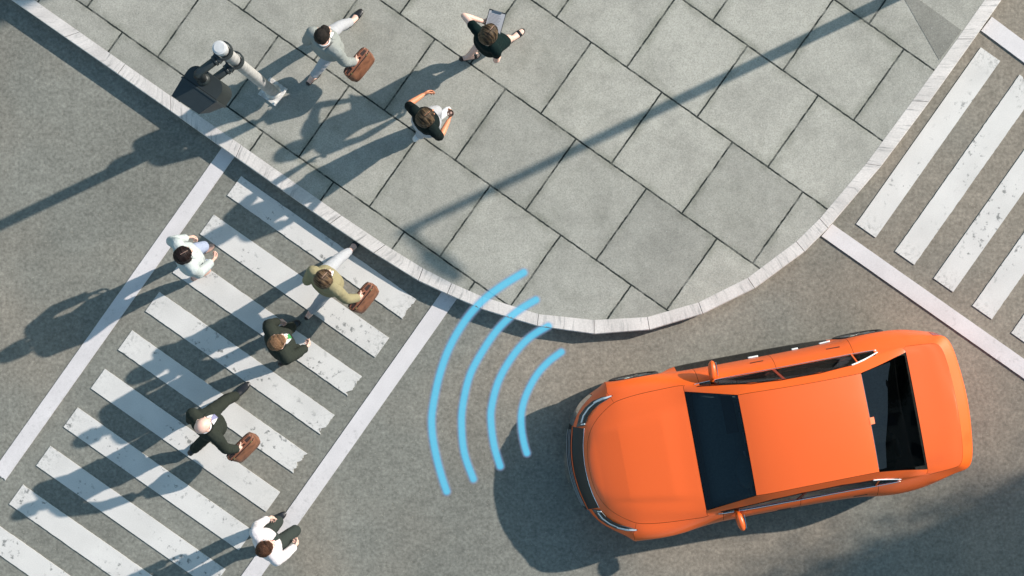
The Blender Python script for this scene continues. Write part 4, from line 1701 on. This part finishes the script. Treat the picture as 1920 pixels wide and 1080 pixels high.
    if lapel:
        for s in (1, -1):
            patch('lapel', [(zl + (zt - .012 - zl) * q / N, s * (.004 + vw * k * (q / N) ** .8), s * (.012 + vw * k * (q / N) ** .8 + .042 * k * math.sin(math.pi * min(1, .15 + .8 * q / N)))) for q in range(N + 1)], .007, lapel)
    # ---- hair
    if hair:
        bm = bmesh.new()
        X, Y, ZZ = Vector((1, 0, 0)), Vector((0, 1, 0)), Z
        if hair == 'short':
            ell(bm, Vector((-.016, 0, .030)) * hk, (.098 * hk, .086 * hk, .096 * hk), X, Y, ZZ)
            ell(bm, Vector((-.045, 0, -.02)) * hk, (.066 * hk, .078 * hk, .07 * hk), X, Y, ZZ)
            ell(bm, Vector((.055, .0, .078)) * hk, (.046 * hk, .060 * hk, .030 * hk), X, Y, ZZ)
        else:
            ell(bm, Vector((-.007, 0, .030)) * hk, (.108 * hk, .094 * hk, .102 * hk), X, Y, ZZ, 4)
            ell(bm, Vector((-.050, 0, -.04)) * hk, (.078 * hk, .098 * hk, .105 * hk), X, Y, ZZ, 3)
            for s in (1, -1):
                ell(bm, Vector((-.005, .074 * s, -.045)) * hk, (.058 * hk, .030 * hk, .095 * hk), X, Y, ZZ, 3)
            if hair == 'long':
                ell(bm, Vector((-.085, 0, -.11)) * hk, (.05 * hk, .09 * hk, .12 * hk), X, Y, ZZ, 3)
            if hair == 'bun':
                ell(bm, Vector((-.12, 0, .01)) * hk, (.04 * hk, .045 * hk, .04 * hk), X, Y, ZZ, 3)
        ho = remesh('hair', bm, hairmat, root, .006, 4)
        sd = head[0] * .13
        for v in ho.data.vertices:
            c = v.co
            if hair == 'short':
                q = c * 38 + Vector((sd, 0, 0))
                c += v.normal * (.0045 * noise.noise(q) + .0025 * noise.noise(q * 2.3))
            else:
                # combed from a centre parting: clumps run sideways from it
                cl = .0042 * noise.noise(Vector((c.x * 75 + sd, c.y * 9, c.z * 9))) + .0022 * noise.noise(Vector((c.x * 150, c.y * 14, c.z * 14)))
                c += v.normal * cl
                if c.z > .04:
                    c.z -= .007 * math.exp(-(c.y / .006) ** 2)
        mt = Matrix(((hf.x, hl_.x, hz.x), (hf.y, hl_.y, hz.y), (hf.z, hl_.z, hz.z)))
        ho.rotation_euler = mt.to_euler()
        ho.location = hc
        if hair != 'short':      # the strip of scalp in the parting
            bm = bmesh.new()
            tr = BVHTree.FromPolygons([v.co.copy() for v in ho.data.vertices], [list(p.vertices) for p in ho.data.polygons])
            rs = []
            for q in range(10):
                x = .078 - .085 * q / 9
                h = tr.ray_cast(Vector((x * hk, 0, .4)), Vector((0, 0, -1)))
                if h[0]:
                    rs.append([h[0] + Vector((0, .0013, .0008)), h[0] + Vector((0, 0, .0016)), h[0] + Vector((0, -.0013, .0008)), h[0] + Vector((0, 0, -.004))])
            if len(rs) > 2:
                rings(bm, rs)
                build('hair_parting', bm, M[skin] if hair != 'bun' else M['lips'], ho)
    return dict(root=root, grips=[g + O for g in grips], f=f, l=l, wri=[w + O for w in wri], k=k, hc=hc + O)


C = {
    'greyblue': cloth('grey_blue_wool', (0.245, 0.262, 0.252)), 'palegrey': cloth('pale_grey_cotton', (0.36, 0.37, 0.395)),
    'tan': cloth('tan_twill', (0.26, 0.228, 0.135)), 'charcoal': cloth('charcoal_wool', (0.026, 0.031, 0.025)),
    'white': cloth('white_cotton', (0.66, 0.61, 0.62)), 'whiteshirt': cloth('crisp_white_cotton', (0.74, 0.74, 0.76)),
    'mint': cloth('mint_tweed', (0.42, 0.46, 0.455)), 'denim': cloth('light_denim', (0.30, 0.345, 0.46)),
    'black': cloth('black_jersey', (0.006, 0.011, 0.011)), 'darkdress': cloth('black_green_crepe', (0.004, 0.012, 0.012)),
    'green': cloth('green_silk', (0.045, 0.25, 0.075), rough=.5), 'lilac': cloth('lilac_silk', (0.22, 0.22, 0.36), rough=.5),
    'darktie': cloth('dark_silk', (0.030, 0.040, 0.036), rough=.5)}

p1 = person('person in grey-blue blazer and pale trousers with short dark hair on the pavement', (606, 65), (.62, -.78),
            [(659, 40, .0), (584, 147, .07)], [(589, 61, KZ + .92), (664, 116, None)], zb=KZ, ht=1.72, sex='f', hair='short', hairmat=M['h_dark'],
            topmat=C['greyblue'], legmat=C['palegrey'], flats=True, poles=(-D(.62, -.78), None), curls=(.7, 1.25), shirt=C['whiteshirt'], collar=C['whiteshirt'], lapel=C['greyblue'])
p5 = person('person in tan jacket with straight brown hair stepping off the kerb onto the crossing', (607, 521), (.62, -.78),
            [(656, 470, .0), (581, 588, .07)], [(588, 514, .92), (671, 558.5, None)], zb=0, ht=1.72, sex='f', hair='bob', hairmat=M['h_light'],
            topmat=C['tan'], legmat=C['palegrey'], flats=True, poles=(-D(.62, -.78), None), curls=(.7, 1.25), shirt=C['whiteshirt'], lapel=C['tan'])
p7 = person('bald person in charcoal suit striding over the crossing', (380, 798), (.70, -.71),
            [(441, 743, .0), (364, 842, .06)], [(370, 778, .95), (444, 842, None)], zb=0, ht=1.77, sex='m', hair=None,
            topmat=C['charcoal'], legmat=C['charcoal'], poles=(-D(.62, -.78), None), curls=(.8, 1.25), shirt=C['whiteshirt'], collar=C['whiteshirt'], tie=C['lilac'], lapel=C['charcoal'])
p6 = person('person in charcoal suit with ginger hair and green tie mid-crossing', (521, 641), (.86, -.51),
            [(531, 621, .0), (534, 677, .03)], [(520, 603, .98), (573, 652, .98)], zb=0, ht=1.77, sex='m', hair='short', hairmat=M['h_ginger'],
            topmat=C['charcoal'], legmat=C['charcoal'], curls=(.8, .8), shirt=C['whiteshirt'], collar=C['whiteshirt'], tie=C['green'], lapel=C['charcoal'])
p8 = person('person in white shirt and dark tie on the white line near the bottom edge', (498, 1027), (.80, -.60),
            [(506, 984, .0), (524, 1015, .13)], [(500, 974, .98), (551, 1026, .98)], zb=0, ht=1.77, sex='m', hair='short', hairmat=M['h_auburn'],
            top='shirt', topmat=C['white'], legmat=cloth('dark_green_grey_wool', (0.034, 0.042, 0.038)), curls=(.8, .8), collar=C['whiteshirt'], tie=C['darktie'])
p4 = person('person in mint blazer and light jeans with dark bobbed hair at the far line', (344, 477), (.86, -.51),
            [(374, 474, .0), (368, 518, .03)], [(351, 446, .98), (397, 490, .98)], zb=0, ht=1.68, sex='f', hair='bob', hairmat=M['h_black'],
            topmat=C['mint'], legmat=C['denim'], shoes='shoe_nude', flats=True, curls=(.8, .8), shirt=C['whiteshirt'], lapel=C['mint'])
p2 = person('person in black dress and open sandals reading from a clipboard', (917.5, 62), (.72, -.69),
            [(877, 106, .06), (960, 72, .0)], [(905, 40, KZ + 1.14), (934, 111, None)], zb=KZ, ht=1.70, sex='f', hair='bob', hairmat=M['h_brown'],
            top='dress', topmat=C['darkdress'], legs='skirt', legmat=C['darkdress'], flats=True, shoes='sandal', sleeve=.42, curls=(.35, .9), headtilt=.22,
            headface=(.60, -.80), poles=(D(-.86, -.50), None), palms=(Vector((0, 0, 1)), None), footdirs=((.95, -.3), (.78, -.62)))
p3 = person('person in black top and pale trousers holding a coffee cup on the pavement', (798.5, 218.5), (.72, -.69),
            [(819, 224, .0), (786, 253, .05)], [(793, 178, KZ + 1.05), (841, 226, KZ + 1.05)], zb=KZ, ht=1.70, sex='f', skin='skin_mid', hair='bob', hairmat=M['h_brown'],
            top='tee', topmat=C['black'], legmat=C['palegrey'], shoes='shoe_white', sleeve=.85, curls=(.6, .62),
            poles=(None, None), palms=(None, None))


# ------------------------------------------------------------------ hand-held things
def briefcase(grip, a, outw, label):
    """grip: where the hand closes; a: long axis (horizontal); outw: away from the body."""
    a = a.normalized()
    o = (outw - a * outw.dot(a)).normalized()
    root = empty('briefcase', grip)
    tag(root, label, 'briefcase', 'brown leather briefcases')
    ht, top, bot, L = .285, .052, .100, .215
    n_ = (o * .16 - Z).normalized()           # downwards, hanging slightly outward
    c0 = n_ * .062                            # centre of the top face
    rs = []
    N = 15
    for i in range(N):
        t = -1 + 2 * i / (N - 1)
        e = (1 - abs(t) ** 6) ** .5 if abs(t) < 1 else 0
        sh_ = .30 + .70 * e
        dip = -.018 * t * t
        r = []
        for (x, y) in ((-1, 0), (-.55, -.02), (0, -.03), (.55, -.02), (1, 0), (1.12, .25), (1.16, .5), (1.15, .8), (1.0, .96), (.6, 1.0), (-.6, 1.0), (-1.0, .96), (-1.15, .8), (-1.16, .5), (-1.12, .25)):
            wd = top + (bot - top) * min(1, y * 1.3)
            r.append(c0 + a * (t * L) + o * (x * wd * sh_) + n_ * (y * ht * (.9 + .1 * e) - dip * (1 - y)))
        rs.append(r)
    bm = bmesh.new()
    rings(bm, rs)
    bd = build('body', bm, M['leather'], root, smooth=True)
    autosmooth(bd, 50)
    # dark mouth between two piped frames
    bm = bmesh.new()
    rs = []
    for i in range(11):
        t = -.86 + 1.72 * i / 10
        c = c0 + a * (t * L) - n_ * (.004 - .018 * t * t)
        rs.append([c + o * .020, c + o * .018 - n_ * .006, c - o * .018 - n_ * .006, c - o * .020])
    rings(bm, rs)
    build('opening', bm, M['leatherdark'], root)
    for s in (1, -1):
        bm = bmesh.new()
        pts = []
        for i in range(15):
            t = -.97 + 1.94 * i / 14
            pts.append(c0 + a * (t * L) + o * (s * .030 * (1 - .45 * abs(t) ** 4)) - n_ * (.008 - .018 * t * t))
        tube(bm, pts, .009, 8)
        build('frame_piping', bm, M['rim_leather'], root, smooth=True)
        bm = bmesh.new()
        pts = []
        for i in range(15):
            t = -.95 + 1.9 * i / 14
            pts.append(c0 + a * (t * L) + o * (s * (top + .004) * (.35 + .65 * (1 - abs(t) ** 6) ** .5)) - n_ * (.002 - .018 * t * t))
        tube(bm, pts, .006, 8)
        build('seam', bm, M['leatherdark'], root, smooth=True)
    bm = bmesh.new()
    pts = []
    for i in range(13):
        t = -1 + 2 * i / 12
        pts.append(a * (t * .085) + n_ * (.052 * abs(t) ** 4 + .0))
    tube(bm, pts, [.010 if abs(-1 + 2 * i / 12) > .7 else .0125 for i in range(13)], 10)
    hd = build('handle', bm, M['rim_leather'], root, smooth=True)
    for s in (1, -1):
        bm = bmesh.new()
        box(bm, c0 + a * (s * .088) - n_ * .010, (.014, .034, .008), a, o, -n_, .004)
        build('handle_tab', bm, M['rim_leather'], root)
        bm = bmesh.new()
        box(bm, c0 + a * (s * .15) + o * .050 + n_ * .012, (.012, .010, .012), a, o, -n_, .003)
        build('clasp', bm, M['brass'], root)
    return root


for p, lab in ((p1, 'brown leather briefcase held by the person in the grey-blue blazer'), (p5, 'brown leather briefcase held by the person in the tan jacket'),
               (p7, 'brown leather briefcase held by the bald person')):
    briefcase(p['grips'][1] + Vector((0, 0, -.005)), p['f'], -p['l'], lab)

# clipboard
cA, cB, cC = P(917.7, 16, KZ + 1.22), P(947, 24.6, KZ + 1.22), P(897, 43, KZ + 1.17)
ex = (cB - cA).normalized()
ey = (cC - cA)
ey = (ey - ex * ey.dot(ex)).normalized()
en = ex.cross(ey).normalized()
if en.z < 0:
    en = -en
W_, L_ = .215, .305
cen = cA + ex * W_ / 2 + ey * L_ / 2
clip = empty('clipboard', cen)
tag(clip, 'black clipboard with a printed sheet held by the person in the black dress', 'clipboard')
bm = bmesh.new()
box(bm, Vector((0, 0, 0)), (W_ / 2, L_ / 2, .003), ex, ey, en, .002)
build('board', bm, M['sigblack'], clip)
bm = bmesh.new()
box(bm, en * .0045 + ey * .004, (W_ / 2 - .008, L_ / 2 - .012, .0008), ex, ey, en)
build('paper', bm, M['paper'], clip)
bm = bmesh.new()
for i in range(15):
    wdt = random.uniform(.06, .085)
    box(bm, en * .0058 + ey * (-.10 + i * .0155) + ex * (-.088 + wdt), (wdt, .0022, .0003), ex, ey, en)
build('text_lines', bm, M['ink'], clip)
bm = bmesh.new()
box(bm, en * .010 - ey * (L_ / 2 - .012), (.055, .011, .006), ex, ey, en, .003)
build('clip', bm, M['alloy'], clip)

# coffee cup, standing upright in the closing hand
gp = p3['grips'][1]
cb_ = P(844.5, 212.5, KZ + 1.13)
cb_.z = KZ + 1.055
cup = empty('coffee_cup', cb_)
tag(cup, 'brown paper coffee cup held by the person in the black top', 'cup')
bm = bmesh.new()
lathe(bm, [(.026, -.03), (.030, -.028), (.040, .075), (.041, .078)], 28)
build('cup', bm, M['cupbrown'], cup, smooth=True)
bm = bmesh.new()
lathe(bm, [(.0425, .073), (.0435, .078), (.043, .086), (.040, .090), (.038, .090), (.036, .083), (.001, .083)], 28)
lid = build('lid', bm, M['cuplid'], cup, smooth=True)
bm = bmesh.new()
ell(bm, Vector((.006, .004, .084)), (.017, .017, .003), Vector((1, 0, 0)), Vector((0, 1, 0)), Z, 2)
build('sip_hole', bm, M['shoe_nude'], lid, smooth=True)

# ------------------------------------------------------------------ pedestrian signal on its pole
base = P(512, 172, KZ)
ka = D(.8165, .5774)                         # along the kerb
kn = D(-.5774, .8165)                        # towards the road
sig = empty('pedestrian_signal', base)
tag(sig, 'white pole with black pedestrian signal head on two bracket arms', 'traffic signal')
PH = 3.6
bm = bmesh.new()
tube(bm, [Z * .02, Z * 1.2, Z * 2.4, Z * PH], [.071, .071, .070, .069], 32)
pole_o = autosmooth(build('pole', bm, M['pole'], sig), 50)
bm = bmesh.new()
lathe(bm, [(.076, PH - .06), (.078, PH - .05), (.078, PH + .03), (.074, PH + .042), (.060, PH + .046), (.058, PH + .052), (.03, PH + .054), (.001, PH + .054)], 32)
autosmooth(build('pole_cap', bm, M['cap'], sig), 50)
bm = bmesh.new()
box(bm, Z * .013, (.140, .138, .012), ka, kn, Z, .004)
bp = build('base_plate', bm, M['plate'], sig)
bm = bmesh.new()
lathe(bm, [(.105, .025), (.105, .035), (.082, .065), (.078, .09)], 32)
build('base_collar', bm, M['plate'], bp, smooth=True)
for sx in (-1, 1):
    for sy in (-1, 1):
        bm = bmesh.new()
        c = ka * .108 * sx + kn * .106 * sy
        lathe(bm, [(.017, .025), (.017, .042), (.009, .043), (.009, .058), (.001, .058)], 6, origin=c)
        build('bolt', bm, M['plate'], bp)
BT = 3.06           # top of the signal head
cbx = P(391, 152, BT) - base
cbx.z = 0
boxc = P(381, 164, BT) - base                # centre line of the head, seen from above
boxc.z = 0


def clamp(z):
    bm = bmesh.new()
    rs = []
    for h, r in ((-.055, .086), (-.055, .100), (-.035, .104), (.035, .104), (.055, .100), (.055, .086)):
        rs.append(ring(Z * (z + h), ka * r, kn * r, 28))
    rings(bm, rs, closed_path=True)
    box(bm, Z * z + kn * .105, (.055, .03, .045), ka, kn, Z, .008)
    c = build('clamp', bm, M['sigblack'], sig)
    autosmooth(c, 40)


clamp(3.42)
clamp(2.74)
flange = P(386, 152, 3.1) - base
flange.z = 0
for zc, zend, nm in ((3.42, BT + .0, 1), (2.74, 2.62, 0)):
    bm = bmesh.new()
    st = Z * zc + kn * .11
    if nm:
        en_ = flange + Z * zc
        pts = [st, st.lerp(en_, .3), en_ - (en_ - st).normalized() * .06, en_ - Z * .025 - (en_ - st).normalized() * .015, en_ - Z * .08, flange + Z * (BT - .01)]
    else:
        en_ = flange + Z * zc + ka * .0
        pts = [st, st.lerp(en_, .3), en_ - (en_ - st).normalized() * .02, en_ - (en_ - st).normalized() * .0]
    tube(bm, pts, .047, 20)
    ao = build('arm', bm, M['sigblack'], sig, smooth=True)
    d = (en_ - st).normalized()
    u, v = frame_of(d)
    for t in (.03,):
        bm = bmesh.new()
        lathe(bm, [(.058, -.014), (.061, -.008), (.061, .008), (.058, .014)], 24, d, st + d * t, u, v)
        build('arm_collar', bm, M['sigblack'], ao)
bm = bmesh.new()
lathe(bm, [(.075, BT), (.075, BT + .012), (.058, BT + .02), (.055, BT + .03)], 28, origin=flange)
build('arm_flange', bm, M['sigbrown'], sig, smooth=True)
# head: rounded back shell
rimA, rimB = P(349.3, 148, BT) - base, P(413, 192.5, BT) - base
rimA.z = rimB.z = 0
mid = (rimA + rimB) / 2
hx = (rimB - rimA).length / 2
BH = .52
bm = bmesh.new()
prof = []
rcn = .12
dep_ = .205
prof.append(mid - ka * hx)
for q in range(9):
    a = math.pi / 2 * q / 8
    prof.append(mid - ka * (hx - rcn + rcn * math.cos(a)) - kn * (dep_ - rcn + rcn * math.sin(a)))
for q in range(9):
    a = math.pi / 2 * (1 - q / 8)
    prof.append(mid + ka * (hx - rcn + rcn * math.cos(a)) - kn * (dep_ - rcn + rcn * math.sin(a)))
prof.append(mid + ka * hx)
rs = [[p + Z * (BT - BH) for p in prof], [p + Z * (BT - .015) for p in prof], [mid - kn * dep_ / 2 + (p - mid + kn * dep_ / 2) * .955 + Z * BT for p in prof]]
rings(bm, rs)
hd = build('signal_housing', bm, M['sigbrown'], sig)
autosmooth(hd, 45)
bm = bmesh.new()
box(bm, mid + kn * .012 + Z * (BT - BH / 2), (hx + .008, .012, BH / 2 + .006), ka, kn, Z, .004)
build('door_rim', bm, M['sigblack'], hd)
# hood: roof and two cheeks, open to the road and below
vA, vB = P(328.4, 184, BT - .05) - base, P(379.4, 217.8, BT - .05) - base
vA.z = vB.z = 0
bm = bmesh.new()
t_ = .006
for (a0, a1, z0, z1) in ((mid - ka * (hx - .004) + kn * .024, vA, 0, 1), ):
    pass
inA, inB = mid - ka * (hx - .004) + kn * .024, mid + ka * (hx - .004) + kn * .024
top = [inA + Z * (BT - .004), inB + Z * (BT - .004), vB + Z * (BT - .05), vA + Z * (BT - .05)]
vs = [bm.verts.new(p) for p in top] + [bm.verts.new(p - Z * .006) for p in top]
for q in ((0, 1, 2, 3), (7, 6, 5, 4), (0, 4, 5, 1), (1, 5, 6, 2), (2, 6, 7, 3), (3, 7, 4, 0)):
    bm.faces.new([vs[i] for i in q])
for i_, v_, s in ((inA, vA, 1), (inB, vB, -1)):
    d_ = ka * .006 * s
    q = [i_ + Z * (BT - .011), v_ + Z * (BT - .057), v_.lerp(i_, .35) + Z * (BT - .30), i_ + Z * (BT - BH + .05)]
    vs = [bm.verts.new(p) for p in q] + [bm.verts.new(p + d_) for p in q]
    for qd in ((0, 1, 2, 3), (7, 6, 5, 4), (0, 4, 5, 1), (1, 5, 6, 2), (2, 6, 7, 3), (3, 7, 4, 0)):
        bm.faces.new([vs[i] for i in qd])
build('visor', bm, M['sigblack'], hd)
bm = bmesh.new()
box(bm, mid + kn * .027 + Z * (BT - BH / 2), (hx - .03, .004, BH / 2 - .04), ka, kn, Z, .003)
build('signal_lens', bm, M['pane'], hd)

# ------------------------------------------------------------------ outside the picture: shadow casters, and buildings added to darken reflections
SD = D(-.902, .432)                           # the way shadows fall
# lamp post on the same pavement
tip = P(752, 437, KZ)
LH = 5.2
TAN = 0.595
lb = tip - SD * ((LH) / TAN)
lb.z = KZ
lp = empty('street_lamp', lb)
tag(lp, 'tall steel street lamp near the kerb beyond the top right corner', 'street lamp')
bm = bmesh.new()
tube(bm, [Z * 0, Z * .5, Z * 2.5, Z * LH], [.085, .08, .07, .058], 20)
build('lamp_pole', bm, M['steel'], lp, smooth=True)
bm = bmesh.new()
lathe(bm, [(.16, 0), (.16, .05), (.12, .09), (.115, .45), (.10, .5)], 24)
build('lamp_base', bm, M['steel'], lp, smooth=True)
bm = bmesh.new()
od = D(.82, .57)
tube(bm, [Z * (LH - .15), Z * (LH - .02) + od * .12, Z * (LH + .02) + od * .5], [.05, .045, .04], 14)
build('lamp_arm', bm, M['steel'], lp, smooth=True)
bm = bmesh.new()
rs = []
for t, w, h in ((.40, .05, .04), (.5, .11, .055), (.75, .13, .05), (.95, .09, .035), (1.0, .03, .015)):
    rs.append(ring(Z * (LH + .03) + od * t, Vector((-od.y, od.x, 0)) * w, Z * h, 18, 2.6))
rings(bm, rs)
build('lamp_head', bm, M['steel'], lp, smooth=True)


def building(name, corner, ax, ay, la, lb_, h, label):
    """corner in world; ax, ay unit directions of its two street fronts."""
    r = empty(name, Vector((corner.x, corner.y, 0)))
    tag(r, label, 'building')
    bm = bmesh.new()
    c = ax * la / 2 + ay * lb_ / 2
    box(bm, c + Z * (h / 2), (la / 2, lb_ / 2, h / 2), ax, ay)
    build('wall', bm, M['render'], r)
    bm = bmesh.new()
    box(bm, c + Z * (h + .2), (la / 2 + .25, lb_ / 2 + .25, .2), ax, ay, Z, .04)
    box(bm, c + Z * (3.6), (la / 2 + .08, lb_ / 2 + .08, .12), ax, ay, Z, .03)
    build('cornice', bm, M['stone'], r)
    for (d1, d2, ln) in ((ax, ay, la), (ay, ax, lb_)):
        n = int(ln / 2.4)
        for fl in range(int(h / 3.2)):
            for i in range(n):
                bm = bmesh.new()
                cc = d1 * (ln * (i + .5) / n) - d2 * .0 + Z * (2.0 + fl * 3.2)
                box(bm, cc, (.62, .05, .85), d1, d2, Z, .01)
                w = build('window', bm, M['stone'], r)
                bm = bmesh.new()
                box(bm, cc - d2 * .052, (.52, .01, .75), d1, d2, Z)
                build('pane', bm, M['pane'], w)
    return r


building('building', P(5192, -678), D(.82, .57), D(-.58, .82), 14, 26, 28.8, 'rendered corner building across the road beyond the right edge')
building('building', P(1453, -648), D(-.82, -.57), D(.58, -.82), 16, 10, 12.6, 'rendered corner building behind the pavement beyond the top edge')

building('building', P(-700, 2300), D(.82, .57), D(-.58, .82), 16, 10, 12.6, 'unseen building added across the lower street to darken reflections')  # added to keep bright horizon sky out of the car paint
building('building', P(-1500, 700), D(-.82, -.57), D(-.58, .82), 10, 14, 12.6, 'unseen building added beyond the left edge to darken reflections')  # also added, blocks the horizon in the paint's reflections


def tree(loc, h, cr, ch, n, label):
    r = empty('tree', loc)
    tag(r, label, 'tree')
    rnd = random.Random(11)
    bm = bmesh.new()
    tube(bm, [Z * -.1, Z * h * .25, Z * h * .5 + Vector((.1, .05, 0)), Z * h * .8], [.30, .22, .16, .06], 14)
    for k in range(9):
        a = k * 2.4
        z0 = h * (.34 + .05 * k)
        d = Vector((math.cos(a), math.sin(a), 0))
        tube(bm, [Z * z0, Z * (z0 + .7) + d * cr * .35, Z * (z0 + 1.5) + d * cr * .75], [.09, .06, .02], 8)
    build('trunk', bm, M['bark'], r, smooth=True)
    bm = bmesh.new()
    cl = []
    for k in range(46):
        while True:
            q = Vector((rnd.uniform(-1, 1), rnd.uniform(-1, 1), rnd.uniform(-1, 1)))
            if .25 < q.length < 1:
                break
        cl.append(Vector((q.x * cr, q.y * cr, h * .66 + q.z * ch)))
    for k in range(n):
        c = rnd.choice(cl) + Vector((rnd.gauss(0, .38), rnd.gauss(0, .38), rnd.gauss(0, .32)))
        u = Vector((rnd.gauss(0, 1), rnd.gauss(0, 1), rnd.gauss(0, .6))).normalized()
        v = u.orthogonal().normalized()
        s1, s2 = rnd.uniform(.07, .13), rnd.uniform(.04, .07)
        bm.faces.new([bm.verts.new(p) for p in (c - u * s1, c + v * s2, c + u * s1, c - v * s2)])
    build('crown', bm, M['leaf'], r, recalc=False)
    return r


M['bark'] = simple('bark', (0.09, 0.07, 0.05), 0.9, 0, 0.4, 12, 0.3)
M['leaf'] = simple('leaf', (0.05, 0.09, 0.025), 0.6, 0, 0.4, 3)
for (u_, v_), h_, lab in (((1860, 1095), 13.5, 'tall leafy street tree beyond the right edge, nearer the car'), ((1500, 1255), 12.0, 'lower leafy street tree beyond the right edge')):
    zc = h_ * .66
    b_ = P(u_, v_, 0) - SD * (zc / TAN)
    tree(b_, h_, 1.4, 1.7, 5000, lab)

# ------------------------------------------------------------------ sun, sky, camera
EL = math.atan(TAN)
sun = bpy.data.lights.new('sun', 'SUN')
sun.energy = 4.5
sun.angle = math.radians(0.7)
sun.color = (1.0, 0.91, 0.82)
so = bpy.data.objects.new('sun', sun)
COL.objects.link(so)
ldir = Vector((SD.x * math.cos(EL), SD.y * math.cos(EL), -math.sin(EL)))
so.rotation_euler = ldir.to_track_quat('-Z', 'Y').to_euler()
so.location = (30, 15, 30)
wd = bpy.data.worlds.new('World')
S.world = wd
wd.use_nodes = True
nt = wd.node_tree
sky = nt.nodes.new('ShaderNodeTexSky')
sky.sky_type = 'NISHITA'
sky.sun_disc = False
sky.sun_elevation = EL
to_sun = -ldir
sky.sun_rotation = math.atan2(to_sun.x, to_sun.y)
sky.air_density = 1.0
sky.dust_density = 0.6
sky.ozone_density = 1.0
nt.links.new(mixc(nt, 'MULTIPLY', 1.0, sky.outputs[0], (0.96, 1.17, 1.05)), nt.nodes['Background'].inputs[0])
nt.nodes['Background'].inputs[1].default_value = 0.15

cam = bpy.data.cameras.new('camera')
cam.sensor_width = 36
cam.lens = 36 * F / 1920
cam.clip_end = 2000
co = bpy.data.objects.new('camera', cam)
co.location = (0, 0, H)
COL.objects.link(co)
S.camera = co
S.view_settings.view_transform = 'Standard'
S.view_settings.look = 'None'
S.view_settings.exposure = 0.66
S.view_settings.gamma = 1
S.cycles.max_bounces = 8
